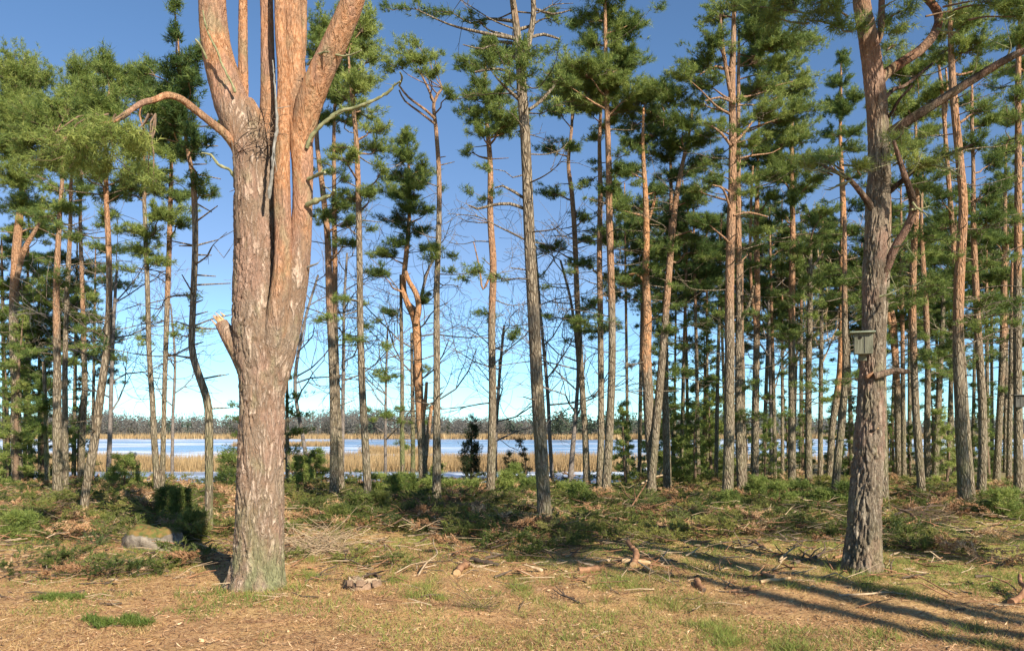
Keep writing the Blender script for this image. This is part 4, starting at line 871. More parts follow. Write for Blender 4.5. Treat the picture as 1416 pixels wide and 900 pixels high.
slots = [(868, 664, 5, 300), (884, 660, 6, 260), (942, 664, 6, 330), (952, 658, 5, 300), (966, 668, 6, 280), (978, 660, 5, 340), (990, 664, 6, 300), (1056, 658, 6, 330), (1072, 664, 6, 300), (1082, 658, 5, 320), (1108, 658, 6, 350), (1134, 666, 7, 320), (1178, 660, 6, 330), (1186, 654, 5, 360), (1206, 660, 6, 330), (1250, 664, 7, 300), (1258, 654, 6, 330), (1312, 660, 7, 310), (1318, 652, 5, 350), (1366, 656, 6, 330), (1372, 652, 5, 300), (1004, 656, 5, 330), (1040, 652, 5, 380), (1160, 652, 5, 380), (1232, 652, 5, 350), (1300, 650, 5, 370), (1345, 652, 5, 340), (1390, 654, 6, 320), (932, 652, 4, 350), (1098, 650, 4, 390)]
for i, (px, py, w, top) in enumerate(slots):
    slim_pine(lab, px, py, w, top - 60 * Rb.random(), top + 110 + 40 * Rb.random(), 100 + i, grp, og=Rb.uniform(-.5, 3), tone=Rb.uniform(.3, .48), lean=Rb.uniform(-12, 12))
grp = 'slim pines behind the straight orange pine on the shore'
for i, (px, py, w, top) in enumerate([(8, 664, 7, 330), (34, 660, 6, 300), (55, 662, 5, 360), (102, 660, 6, 330), (128, 660, 5, 340)]):
    slim_pine('slim shaded pine on the shore behind the leaning and straight orange pines', px, py, w, top, top + 190, 200 + i, grp, og=2, tone=.35, lean=Rb.uniform(-8, 8))

def bushy(label, px, py, hpx, wpx, seed, name='young_pine', cat='tree', tone=.45, nl=.07, mat='needle', group=None, dens=1., narrow=False, d=None):
    """A small conifer or shrub with foliage down to the ground, hpx by wpx in the photo."""
    R = np.random.default_rng(seed)
    g = ground_at(px, py); d = g[1] if d is None else d
    g = np.array([(px - CX) * d / F, d, float(gz((px - CX) * d / F, d))])
    H, W = P(px, py - hpx, d)[2] - g[2], wpx * d / F * .5
    dome = name in ('bush', 'bough_heap')
    root = empty(name, g); tag(root, label, cat, group)
    tb, cb = MB(), MB()
    c = smooth_path(np.array([[*g - [0, 0, .08], .02 + .012 * H], [g[0] + R.normal(0, .02) * H, d, g[2] + H * .5, .01 + .007 * H], [g[0] + R.normal(0, .03) * H, d, g[2] + H * .96, .005]]), .15)
    tube(tb, c[:, :3], c[:, 3], 7)
    n = int(10 + 12 * H * max(W, .3)) + (12 if dome else 0)
    for k in range(min(n, 46)):
        q = (k + R.random()) / min(n, 46)
        if narrow: rad = W * (.35 + .65 * math.sin(math.pi * min(1, .25 + q * .72)))
        elif dome: q = q ** .7; rad = W * math.sqrt(max(.05, 1 - (q * .93) ** 2))
        else: rad = W * (1.08 - q) ** .75
        az = k * 2.4 + R.normal(0, .3)
        p = c[min(len(c) - 1, int(q * len(c))), :3]
        rr = max(.10, rad * R.uniform(.55, .95))
        if narrow: C = p + np.array([math.cos(az) * rr * .55, math.sin(az) * rr * .55, rr * .5]); Rr = np.array([rr * .5, rr * .5, rr * .9])
        else: C = p + np.array([math.cos(az) * rr * .75, math.sin(az) * rr * .75, rr * .05]); Rr = np.array([rr * .5, rr * .5, max(.07, rr * (.36 if dome else .24))])
        sticks(tb, [p], [p + (C - p) * .8], .012, .005, 5)
        add_pad(cb, C, Rr, p, 85 * dens, k=9, nb=9, nl=nl, nw=.011 * (.5 + d / 40), tone=tone + R.normal(0, .05), upw=.4 if not narrow else 1.0)
    tb.build('trunk', M['twig'], root, g); cb.build('crown', [M[mat], M['twig']], root, g)

bushy('dark columnar juniper standing alone before the reeds left of the scarred orange pine', 651, 660, 86, 40, 1, 'juniper', 'shrub', .32, .055, 'juniper', narrow=True)
bushy('round green bush at the foot of the leaning pine', 172, 680, 50, 66, 2, 'bush', 'shrub', .55)
bushy('tiny pointed spruce before the blue ice beside the stout grey pine', 724, 664, 58, 34, 3, 'spruce', 'tree', .38, .05, 'juniper')
bushy('low spread juniper left of the tiny pointed spruce', 704, 666, 40, 44, 4, 'juniper', 'shrub', .36, .05, 'juniper')
bushy('yellow-green bush glowing right of the big multi-stemmed pine', 418, 678, 46, 44, 5, 'bush', 'shrub', .72)
bushy('dark bush overhanging the ice right of the yellow-green bush', 436, 668, 46, 48, 6, 'bush', 'shrub', .3)
bushy('dark bush left behind the foot of the big multi-stemmed pine', 315, 678, 50, 46, 7, 'bush', 'shrub', .3)
bushy('young bushy pine with drooping bright sprays left of the crossed trio', 866, 672, 118, 62, 8, 'young_pine', 'tree', .5, .08)
bushy('dark dense young spruce between the crossed trio and the very tall straight pine', 962, 672, 120, 64, 9, 'spruce_tree', 'tree', .36, .06)
bushy('yellow-green young pine behind the dark dense spruce', 984, 662, 140, 60, 10, 'young_pine', 'tree', .62, .08)
bushy('dark young spruce under the rusty reddish pine with the companion stem', 1058, 668, 90, 54, 11, 'spruce_tree', 'tree', .34, .06)
bushy('young spruce filling the gap between the two rusty trunks', 1110, 662, 110, 50, 12, 'spruce_tree', 'tree', .36, .06)
bushy('yellow-green bush glowing far back left of the thick pinkish pine', 1308, 676, 110, 56, 13, 'young_pine', 'tree', .66, .08)
bushy('dark spruce behind the three close trunks right of the nest-box pine', 1288, 660, 150, 50, 14, 'spruce_tree', 'tree', .34, .06)
bushy('dark spruce in the narrow gap right of the thin orange side-twigged pine', 1368, 662, 120, 40, 15, 'spruce_tree', 'tree', .36, .06)
bushy('dark spruce just right of the rugged nest-box pine, deep in shade', 1236, 660, 120, 46, 16, 'spruce_tree', 'tree', .34, .06)
bushy('dark spruce just left of the rugged nest-box pine, deep in shade', 1176, 660, 120, 40, 17, 'spruce_tree', 'tree', .34, .06)
bushy('big dark spruce filling the left edge under the pine crowns', 12, 668, 200, 90, 18, 'spruce_tree', 'tree', .36, .07)
bushy('dark spruce behind the straight orange pine by the left edge', 60, 664, 190, 80, 19, 'spruce_tree', 'tree', .32, .07)
bushy('dark spruce behind the slender pink pine', 110, 662, 150, 60, 20, 'spruce_tree', 'tree', .34, .07)
bushy('light green pine bough-bush high at the left edge below the crowns', 22, 640, 235, 76, 21, 'young_pine', 'tree', .55, .09, d=22.5)
bushy('bushy green pine crown behind the crossed trio, low against the blue sky', 925, 664, 250, 90, 22, 'young_pine', 'tree', .55, .09)
bushy('rounded bushy pine left of the very tall straight pine, its crown at mid height', 972, 660, 225, 110, 23, 'young_pine', 'tree', .56, .09)
bushy('green bush at the left edge on the mossy ground', 30, 748, 34, 66, 24, 'bush', 'shrub', .5)
bushy('leafy green bush by the right edge below the small dark nest box', 1388, 716, 34, 70, 25, 'bush', 'shrub', .55)
grp = 'dark young conifers closing the back of the dense stand'
for i in range(20):
    px = 866 + 28 * i + Rb.uniform(-9, 9)
    bushy('dark young conifer at the very back of the dense stand, half hidden by trunks', px, Rb.uniform(648, 658), Rb.uniform(55, 130), Rb.uniform(34, 62), 400 + i, 'spruce_tree', 'tree', Rb.uniform(.3, .5), .07, group=grp)
grp = 'low dark bushes along the edge of the dense stand'
for i, (px, py) in enumerate([(1050, 694), (1078, 702), (1108, 700), (1138, 704), (1170, 704), (1010, 706), (1196, 700)]):
    bushy('low dark evergreen bush in the row below the rusty trunks of the dense stand', px, py, Rb.uniform(22, 34), Rb.uniform(44, 60), 300 + i, 'bush', 'shrub', .42, group=grp)
grp = 'low bushes along the shore in the gap'
for i, (px, py) in enumerate([(548, 690), (592, 690), (626, 686), (650, 690), (604, 678), (700, 688), (732, 690), (780, 690), (800, 698), (712, 676), (520, 684), (566, 684)]):
    bushy('low green shore bush in the row between the split-trunk pine and the wavy dark pine', px, py, Rb.uniform(18, 34), Rb.uniform(36, 56), 330 + i, 'bush', 'shrub', Rb.uniform(.38, .6), group=grp)
grp = 'dark bough heaps in the shade'
for i, (px, py, h_, w_) in enumerate([(250, 728, 50, 56), (232, 716, 40, 44), (268, 748, 36, 40), (495, 722, 34, 66), (470, 730, 26, 50), (524, 712, 26, 50)]):
    where = 'left of the crooked pine foot' if i < 3 else 'at the feet of the fused pair and its right neighbour'
    bushy('dark heap of green boughs ' + where, px, py, h_, w_, 350 + i, 'bough_heap', 'heap', .46, group=grp + (' left' if i < 3 else ' right'), mat='bough')
# ------------------------------------------------------------------ ground, lake, far shore
def axis(dense0, dense1, step, lo, hi, growth=1.18):
    a = list(np.arange(dense0, dense1 + 1e-6, step)); s = step
    while a[-1] < hi: s *= growth; a.append(a[-1] + s)
    s = step; b = []
    x = dense0
    while x > lo: s *= growth; x -= s; b.append(x)
    return np.array(b[::-1] + a)
gx, gy = axis(-9, 10, .085, -620, 620), axis(3.5, 26, .085, -60, 900)
X, Y = np.meshgrid(gx, gy); Z = gz(X, Y)
near = (Y < 30) & (np.abs(X) < 16)
Z = Z + np.where(near, .018 * (vnoise(X * 9, Y * 9, 0, 21) - .5) + .012 * (vnoise(X * 21, Y * 21, 0, 22) - .5), 0)
green = sstep(7.5, 12.5, Y + 2.5 * (vnoise(X * .5, Y * .5, 0, 23) - .5) + .18 * X) * .60 + .05 + .14 * sstep(0, 4, X)
green = np.clip(green, -.2, .7)
nx, ny = len(gx), len(gy)
m = MB(); i = (np.arange(ny - 1)[:, None] * nx + np.arange(nx - 1)[None]).ravel()
m.add(np.stack([X, Y, Z], -1).reshape(-1, 3), np.stack([i, i + 1, i + nx + 1, i + nx], -1), green.ravel(), (sstep(25, 30, Y)).ravel() * .9)
tag(m.build('ground', M['ground']), kind='structure')
m = MB(); m.add([[-620, 20, LAKE_Z], [620, 20, LAKE_Z], [620, 330, LAKE_Z], [-620, 330, LAKE_Z]], [[0, 1, 2, 3]], smooth=False)
tag(m.build('lake', M['lake']), kind='structure')

def blades(mb, x, y, h, w, tone, lean=.35, z=None, jt=.1):
    n = len(x); z = gz(x, y) - .005 if z is None else z
    az = rng.uniform(0, 2 * np.pi, n); b = np.stack([x, y, z], 1)
    sd = np.stack([np.cos(az), np.sin(az), 0 * az], 1) * (w * .5)[:, None]
    tip = b + np.stack([rng.normal(0, lean, n) * h, rng.normal(0, lean, n) * h, h], 1)
    v = np.stack([b - sd, b + sd, tip], 1).reshape(-1, 3)
    mb.add(v, np.arange(3 * n).reshape(-1, 3), np.repeat(np.clip(tone + rng.normal(0, jt, n), 0, 1), 3), 0, 0, False)
# reeds standing in the ice
m = MB()
def reed_patch(n, x0, x1, y0, y1, h, w, edge=3.):
    x = rng.uniform(x0, x1, n); y = rng.uniform(y0, y1, n)
    ok = vnoise(x * .12, y * .3, 0, 31) + .25 > .35 * (1 + np.abs((y - (y0 + y1) / 2) / (y1 - y0)) * 1.2)
    x, y = x[ok], y[ok]; n = len(x)
    hh = h * rng.uniform(.6, 1.15, n) * (.75 + .5 * vnoise(x * .3, y * .3, 0, 32))
    blades(m, x, y, hh, np.full(n, w), np.full(n, .5) + .25 * (vnoise(x * .2, y * .4, 0, 33) - .5) * 2, .16, np.full(n, LAKE_Z - .01))
reed_patch(42000, -40, 8, 50, 66, .95, .05)
reed_patch(6000, 8, 40, 54, 66, .9, .06)
reed_patch(5000, -17, -9, 86, 96, .9, .07)
reed_patch(3000, -46, -30, 130, 138, .9, .12)
reed_patch(22000, -215, 210, 238, 256, 1.7, .3)
reed_patch(5000, -10, 40, 226, 240, 1.6, .3)
tag(m.build('reeds', M['reed']), kind='stuff')
# far wood on the opposite shore
mb_, mp_ = MB(), MB()
def far_tree(mb, x, y, h, w, n, pinelike):
    z0 = float(gz(x, y))
    q = ball(n, .5); 
    c = np.array([x, y, z0 + h * (.55 if not pinelike else .62)]) + q * np.array([w, w, h * (.45 if not pinelike else .36)])
    a = rng.normal(size=(n, 3)); b = norm(np.cross(a, rng.normal(size=(n, 3)))); s = rng.uniform(.35, .9, (n, 1)) * (.6 if pinelike else .36)
    a = norm(a)
    v = np.stack([c - b * s, c + b * s, c + a * s * 1.5], 1).reshape(-1, 3)
    mb.add(v, np.arange(3 * n).reshape(-1, 3), np.repeat(np.clip(rng.normal(.5, .18, n) + rng.normal(0, .12), 0, 1), 3), 0, 0, False)
    sticks(mb, [[x, y, z0 - .2]], [[x, y, z0 + h * .6]], .18, .08, 4, .3)
for k in range(1350):
    y = rng.uniform(264, 330); x = rng.uniform(-.92, .92) * y
    px = CX + x / y * F
    h = rng.uniform(5.2, 8.4) * (.72 + .6 * float(vnoise(px * .011, 7.7))) * (1 + .18 * math.sin(px * .013 + 1) ) + (1.0 if px < 330 else 0)
    far_tree(mb_, x, y, h, rng.uniform(2.0, 3.8), 190, False)
for k in range(150):
    y = rng.uniform(262, 320); px = rng.uniform(-20, 1416)
    if 735 < px < 835 and k % 2: h = rng.uniform(7, 11)
    else: h = rng.uniform(4.5, 7.2)
    far_tree(mp_, (px - CX) * y / F, y, h, rng.uniform(1.2, 2.4), 60, True)
for k in range(44):
    y = rng.uniform(235, 258); px = rng.uniform(738, 838) if k < 22 else rng.uniform(840, 1010)
    far_tree(mp_, (px - CX) * y / F, y, rng.uniform(7, 11.5), rng.uniform(1.6, 2.8), 90, True)
tag(mb_.build('far_woods', M['far_bare']), kind='stuff'); tag(mp_.build('far_pine_woods', M['far_pine']), kind='stuff')

# ------------------------------------------------------------------ forest floor
def inview(n, y0, y1, marg=1.12, pw=1.0):
    y = y0 + (y1 - y0) * rng.uniform(0, 1, n) ** pw
    return rng.uniform(-.645, .645, n) * y * marg, y
# straw-coloured grass
m = MB(); x, y = inview(90000, 4.6, 13, pw=1.25)
k = vnoise(x * 1.7, y * 1.7, 0, 41) * .6 + vnoise(x * .6, y * .6, 0, 46) * .4 > .50; x, y = x[k], y[k]; n = len(x)
blades(m, x, y, rng.uniform(.02, .06, n), rng.uniform(.003, .006, n), np.full(n, .45) + .35 * (vnoise(x * .9, y * .9, 0, 42) - .5), .9)
tag(m.build('dry_grass', M['straw']), kind='stuff')
# green grass and moss tufts
m = MB(); x, y = inview(190000, 4.8, 24, pw=1.1)
dens = vnoise(x * .8, y * .8, 0, 43) * .55 + vnoise(x * 2.6, y * 2.6, 0, 44) * .45
thr = .62 - .22 * sstep(6.5, 11, y) - .06 * sstep(-1, 2, x)
k = dens > thr; x, y = x[k], y[k]; n = len(x)
blades(m, x, y, rng.uniform(.02, .07, n) * (1 + .5 * sstep(8, 16, y)), rng.uniform(.004, .009, n) * (1 + sstep(8, 20, y)), np.full(n, .5) + .4 * (vnoise(x * .7, y * .7, 0, 45) - .5), .7)
for (px, py, rx, nn) in [(340, 822, 40, 500), (385, 822, 30, 400), (1180, 796, 34, 500), (1210, 794, 24, 400), (190, 764, 36, 700), (230, 762, 20, 500), (960, 790, 44, 1200), (870, 805, 44, 1200), (1010, 842, 44, 1000), (760, 795, 40, 1000), (660, 806, 40, 1000), (560, 785, 40, 900), (940, 850, 40, 900), (1100, 890, 60, 1500), (1300, 790, 50, 1100), (1350, 885, 50, 1300), (480, 800, 30, 600), (410, 800, 24, 600), (78, 826, 40, 350), (165, 856, 56, 500), (545, 806, 22, 900), (600, 815, 30, 900), (590, 828, 24, 800), (720, 820, 20, 900), (500, 780, 40, 900), (900, 800, 34, 900), (1020, 880, 36, 1400), (850, 876, 26, 700), (910, 830, 30, 900), (800, 838, 40, 900), (1190, 806, 40, 1400), (1060, 808, 40, 900), (240, 790, 34, 800), (700, 838, 40, 700), (1230, 815, 36, 1200)]:
    g = ground_at(px, py); s = rx * g[1] / F
    kk = rng.normal(0, .75, (6, 2)) * [1.2, 1.3]; pick = rng.integers(0, 6, nn)
    xx = g[0] + (kk[pick, 0] + rng.normal(0, .28, nn)) * s; yy = g[1] + (kk[pick, 1] + rng.normal(0, .30, nn)) * s
    nn = int(nn * .6); xx, yy, pick = xx[:nn], yy[:nn], pick[:nn]
    blades(m, xx, yy, rng.uniform(.03, .10, nn) * rng.uniform(.5, 1.2, 6)[pick], rng.uniform(.003, .007, nn), np.full(nn, .5 if px < 300 else .62), .9, jt=.2)
for (bx, by, br) in BASES:
    if by > 26: continue
    nn = int(160 + 500 * br); az = rng.uniform(0, 6.28, nn); rr = br * .9 + np.abs(rng.normal(0, .16 + br * .4, nn))
    blades(m, bx + np.cos(az) * rr, by + np.sin(az) * rr, rng.uniform(.03, .12, nn), rng.uniform(.005, .010, nn) * (1 + by / 30), np.full(nn, rng.uniform(.35, .6)), .7, jt=.2)
tag(m.build('grass', M['grass']), kind='stuff')
# litter of needles, bark flakes and chips
m = MB(); x, y = inview(150000, 4.6, 20, pw=1.4); n = len(x)
az = rng.uniform(0, 2 * np.pi, n); L = rng.uniform(.008, .05, n); W = rng.uniform(.002, .013, n); z = gz(x, y) + .018 * (vnoise(x * 9, y * 9, 0, 21) - .5) + .012
a = np.stack([np.cos(az), np.sin(az), rng.normal(0, .25, n)], 1) * L[:, None]; b = np.stack([-np.sin(az), np.cos(az), rng.normal(0, .4, n)], 1) * W[:, None] * .5
c = np.stack([x, y, z], 1); v = np.stack([c - a - b, c + a - b * .4, c + a * .3 + b], 1).reshape(-1, 3)
m.add(v, np.arange(3 * n).reshape(-1, 3), np.repeat(np.clip(rng.normal(.40, .24, n) + .4 * (rng.random(n) > .94), 0, 1), 3), 0, 0, False)
tag(m.build('litter', M['litter']), kind='stuff')
# felled boughs carpeting the middle ground
m = MB(); N = 2300
x, y = inview(N, 8.6, 25, pw=.95)
keep = (vnoise(x * .55, y * .55, 0, 51) + .45 * vnoise(x * 1.6, y * 1.6, 0, 52) + .42 * sstep(8.5, 16, y) + .16 * rng.random(N)) > .95; x, y = x[keep], y[keep]
for xx, yy in zip(x, y):
    g = np.array([xx, yy, float(gz(xx, yy)) + .02 + rng.uniform(.0, 1) * .34 * max(0, float(vnoise(xx * 1.1, yy * 1.1, 0, 53)) - .42) * float(sstep(10, 14, yy))]); az = rng.uniform(0, 2 * np.pi); L = rng.uniform(.35, .9); k = int(14 + 16 * L)
    dr = np.array([math.cos(az), math.sin(az), rng.uniform(-.02, .22)]); sd = np.array([-math.sin(az), math.cos(az), 0])
    t_ = np.sort(rng.uniform(0, 1, k)); ax = g + dr * L * t_[:, None] + np.array([0, 0, 1.]) * (.10 * np.sin(np.pi * t_) * rng.uniform(.3, 1.6))[:, None]
    s = rng.choice([-1, 1], k)[:, None]; e = ax + (sd * s * .9 + dr * .7) * (L * .42 * (1.05 - t_))[:, None] + rng.normal(0, .03, (k, 3)) + [0, 0, .02]
    sticks(m, [g], [g + dr * L], .007, .003, 3, .2, 1); sticks(m, ax, e, .003, .002, 3, .2, 1)
    q = 4; tt = rng.uniform(.15, 1.05, (k, q, 1)); pos = ax[:, None] + (e - ax)[:, None] * tt; dd = np.repeat((e - ax)[:, None], q, 1) + [0, 0, .05]
    tn = np.clip(.55 + .5 * (float(vnoise(xx * .8, yy * .8, 0, 54)) - .5) + rng.normal(0, .14), .1, .95)
    needles(m, pos.reshape(-1, 3), dd.reshape(-1, 3), 7, .05, .010, .04, tn, (.4, 1.0), 2 if rng.random() < .22 else 0)
tag(m.build('cut_boughs', [M['bough'], M['twig'], M['litter']]), kind='stuff')
# loose twigs strewn among the boughs
for nm, mat, N, r_ in (('pale_twig_litter', 'pale_twig', 2600, .0055), ('brown_twig_litter', 'red_bark', 2400, .007), ('dark_twig_litter', 'dark_stick', 1600, .008)):
    m = MB(); x, y = inview(N, 7.0, 22, pw=.9)
    keep = rng.random(N) < sstep(6.5, 10.5, y) * .8 + .12; x, y = x[keep], y[keep]; n = len(x)
    z = gz(x, y) + rng.uniform(.01, .22, n) * sstep(8, 13, y) + .012; az = rng.uniform(0, 6.28, n); L = rng.uniform(.06, .45, n)
    a = np.stack([x, y, z], 1); e = np.stack([np.cos(az), np.sin(az), rng.normal(.06, .16, n)], 1) * L[:, None]; md = a + e * .5 + rng.normal(0, .06, (n, 3)) * L[:, None]
    k = rng.uniform(.5, 1.6, n) * r_; sticks(m, a, md, k, k * .8, 4); sticks(m, md, a + e, k * .8, k * .4, 4)
    fk = rng.random(n) < .5; sticks(m, md[fk], md[fk] + (e[fk] * .4 + rng.normal(0, .25, (fk.sum(), 3)) * L[fk, None] * [1, 1, .4]), k[fk] * .6, k[fk] * .3, 3)
    tag(m.build(nm, M[mat]), kind='stuff')

# ------------------------------------------------------------------ countable things on the ground
def lay(px, py): return ground_at(px, py)
def stick_thing(name, label, cat, a, b, r0, r1, mat, bend=.1, twigs=0, group=None, endmat=None, lift=(0, 0), sides=8):
    A = lay(*a) + [0, 0, r0 * .6 + lift[0]]; B = lay(*b) + [0, 0, r1 * .6 + lift[1]]
    L = np.linalg.norm(B - A); q = np.cross(norm(B - A), [0, 0, 1.])
    mid = (A + B) / 2 + q * bend * L + [0, 0, .02 * L]
    c = smooth_path([A, (A + mid) / 2 + rng.normal(0, .015, 3) * L, mid, (mid + B) / 2 + rng.normal(0, .015, 3) * L, B], max(.03, L / 24))
    rr = np.linspace(r0, r1, len(c)) * (1 + .12 * rng.normal(size=len(c)))
    root = empty(name, A); tag(root, label, cat, group)
    m = MB(); tube(m, c, rr, sides, capmat=1 if endmat else None); 
    for _ in range(twigs):
        i = int(rng.integers(len(c) // 4, len(c))); dr = norm(norm(B - A) * .6 + rng.normal(0, .6, 3)); dr[2] = abs(dr[2]) * .7
        e = c[i] + dr * L * rng.uniform(.15, .4); md = (c[i] + e) / 2 + rng.normal(0, .03, 3) * L
        sticks(m, [c[i], md], [md, e], [rr[i] * .6, rr[i] * .4], [rr[i] * .4, rr[i] * .2], 5)
    m.build('stem', [M[mat], M[endmat]] if endmat else M[mat], root, A)
FB = 'fallen_branch'
stick_thing(FB, 'pale bare stick leaning up from the shaded hollow right of the low stump', 'branch', (578, 796), (599, 772), .010, .005, 'pale_twig', lift=(0, .25))
stick_thing(FB, 'short sawn bough with a yellow cut end before the middle boughs', 'branch', (632, 795), (642, 776), .040, .025, 'red_bark', endmat='cut_wood')
stick_thing(FB, 'V-shaped bent grey branch, its left arm, left of the stout grey pine foot', 'branch', (632, 722), (662, 708), .020, .012, 'pale_twig', bend=.2, lift=(0, .12))
stick_thing(FB, 'reddish bent branch beside the grey one left of the stout grey pine foot', 'branch', (664, 708), (682, 724), .024, .014, 'red_bark', bend=-.1, lift=(.1, 0))
stick_thing(FB, 'long straight orange bough lying right of the stout grey pine foot', 'branch', (766, 722), (792, 719), .022, .016, 'red_bark')
stick_thing(FB, 'upright forked orange snag sticking out of the boughs in the middle', 'branch', (858, 720), (860, 700), .035, .010, 'red_bark', lift=(0, .35), twigs=3)
stick_thing(FB, 'dark curved branch lying before the rugged pine foot', 'branch', (1098, 780), (1140, 766), .030, .016, 'dark_stick', bend=.08, twigs=2)
stick_thing(FB, 'orange-brown broken stick leaning up near the right edge', 'branch', (1398, 836), (1410, 812), .035, .018, 'red_bark', lift=(0, .12))
stick_thing(FB, 'thin pale stick on the needles at the bottom right between two shadows', 'branch', (1220, 876), (1238, 886), .010, .007, 'red_bark', twigs=1)
stick_thing(FB, 'long bleached stick across the green tuft before the rugged pine', 'branch', (1160, 824), (1246, 821), .013, .006, 'pale_twig', bend=.03, twigs=1)
stick_thing(FB, 'curved orange branch with a white cut end on the left sunlit ground', 'branch', (98, 771), (58, 768), .032, .012, 'red_bark', bend=.1, endmat='cut_wood', twigs=1)
stick_thing(FB, 'pale split stick at the left edge', 'branch', (2, 790), (16, 778), .020, .012, 'cut_wood', lift=(0, .06))
stick_thing(FB, 'dark thin stick under the bluish-green plant in the lower left', 'branch', (128, 868), (170, 866), .010, .006, 'dark_stick', bend=.05)
stick_thing(FB, 'dark short stick at the left edge on the sunlit ground', 'branch', (0, 824), (14, 827), .012, .007, 'dark_stick')
stick_thing(FB, 'white-tipped twig curving over the tuft at the bottom middle', 'branch', (822, 882), (856, 872), .012, .005, 'pale_twig', bend=-.1)
stick_thing(FB, 'orange bough leaning in the boughs right of the rugged pine', 'branch', (1256, 742), (1245, 722), .030, .015, 'red_bark', lift=(0, .2))
stick_thing(FB, 'black forked branch lying over the heap right of the rugged pine', 'branch', (1232, 720), (1304, 713), .028, .012, 'dark_stick', bend=-.08, twigs=5, lift=(.05, .18))
stick_thing(FB, 'upright bare orange twig over the heap right of the rugged pine', 'branch', (1262, 718), (1268, 700), .016, .008, 'red_bark', lift=(0, .3), twigs=2)
stick_thing(FB, 'bleached root-like branch in the shade left of the crossed trio', 'branch', (880, 674), (890, 660), .030, .012, 'pale_twig', twigs=4, lift=(0, .3), bend=.2)
stick_thing(FB, 'thin double twig standing up behind the low stump', 'branch', (540, 792), (531, 774), .006, .003, 'pale_twig', lift=(0, .2), twigs=2)
stick_thing('log', 'short reddish log leaning on the orange slab in the middle', 'log', (876, 784), (868, 766), 0.041, 0.031, 'red_bark', endmat='cut_wood', lift=(0, .14))
stick_thing('log', 'orange bark-free slab lying behind the middle grass', 'log', (862, 778), (900, 780), 0.037, 0.027, 'cut_wood', bend=.04)
stick_thing('log', 'dark mossy log lying in the middle boughs', 'log', (652, 776), (690, 783), 0.034, 0.027, 'dark_stick')
stick_thing('log', 'broken dark red log end with splinters where the long tree shadows meet', 'log', (964, 806), (974, 818), 0.037, 0.027, 'red_bark', endmat='dark_stick')
stick_thing('log', 'reddish log pile end below the dark curved branch', 'log', (1054, 796), (1072, 800), 0.031, 0.024, 'red_bark', endmat='cut_wood')
stick_thing('log', 'pale freshly split wood piece below the rugged pine branch', 'log', (1052, 806), (1092, 800), 0.020, 0.014, 'cut_wood')
stick_thing('log', 'orange log half sunk in the sandy patch of the middle', 'log', (800, 792), (836, 786), 0.041, 0.031, 'red_bark', endmat='cut_wood')
stick_thing('log', 'orange-red branch piece between the two long tree shadows', 'log', (1008, 820), (1048, 812), 0.020, 0.015, 'red_bark')
grps = [('pale_twig', 'thin pale dry stick lying loose among the felled boughs', 'pale dry sticks'), ('red_bark', 'small orange-barked stick lying loose among the felled boughs', 'small orange sticks'), ('dark_stick', 'small dark damp stick lying loose among the felled boughs', 'small dark sticks')]
for k in range(150):
    mt, lb, gr = grps[k % 3]
    px = rng.uniform(430, 1400) if k > 14 else rng.uniform(20, 300); py = rng.uniform(712, 800) if px > 430 else rng.uniform(720, 775)
    L = rng.uniform(10, 34); an = rng.uniform(-.5, .5)
    stick_thing(FB, lb, 'branch', (px, py), (px + L * math.cos(an) * rng.choice([-1, 1]), py + L * math.sin(an) * .5), rng.uniform(.008, .026), .006, mt, rng.uniform(-.15, .15), int(rng.integers(0, 3)), gr, lift=(0, rng.uniform(0, .14)), sides=6)
def chip(label, px, py, w, h, mat, group=None, th=.02, name='wood_chip'):
    g = lay(px, py); s = g[1] / F; n = 9
    t_ = np.linspace(0, 2 * np.pi, n, endpoint=False) + rng.uniform(0, 1); rr = rng.uniform(.65, 1.1, n); az = rng.uniform(-.4, .4)
    v = np.stack([np.cos(t_) * rr * w * s * .5, np.sin(t_) * rr * max(h * 2.2, w * .35) * s * .5, 0 * t_], 1)
    tilt = rng.normal(0, .12, 2); v[:, 2] = v[:, 0] * tilt[0] + v[:, 1] * tilt[1]
    V = np.vstack([v, v * [.85, .85, 1] + [0, 0, th], [[0, 0, th * 1.15]]]) + g + [0, 0, .004]
    a = np.arange(n); b = (a + 1) % n; m = MB()
    m.add(V, np.stack([a, b, b + n, a + n], -1), smooth=False); m.add(V, np.stack([a + n, b + n, np.full(n, 2 * n)], -1), smooth=False)
    tag(m.build(name, M[mat], None, g), label, 'wood chip', group)
chip('white wood chip alone in the middle of the left sunlit ground', 165, 791, 17, 4, 'cut_wood', th=.025)
chip('small flat pale chip just below the white one on the left sunlit ground', 158, 803, 16, 2, 'pale_twig')
chip('white chip at the bottom left near the picture edge', 279, 887, 11, 4, 'cut_wood')
chip('small white chip in front of the low stump', 455, 823, 6, 4, 'cut_wood')
for k in range(60):
    px, py = (rng.uniform(640, 1130), rng.uniform(780, 822)) if k < 40 else (rng.uniform(20, 1400), rng.uniform(760, 890))
    chip('small pale chip scattered on the brown needle ground', px, py, rng.uniform(3, 9), rng.uniform(1, 3), ['cut_wood', 'pale_twig', 'red_bark'][k % 3], 'scattered wood chips', .012)
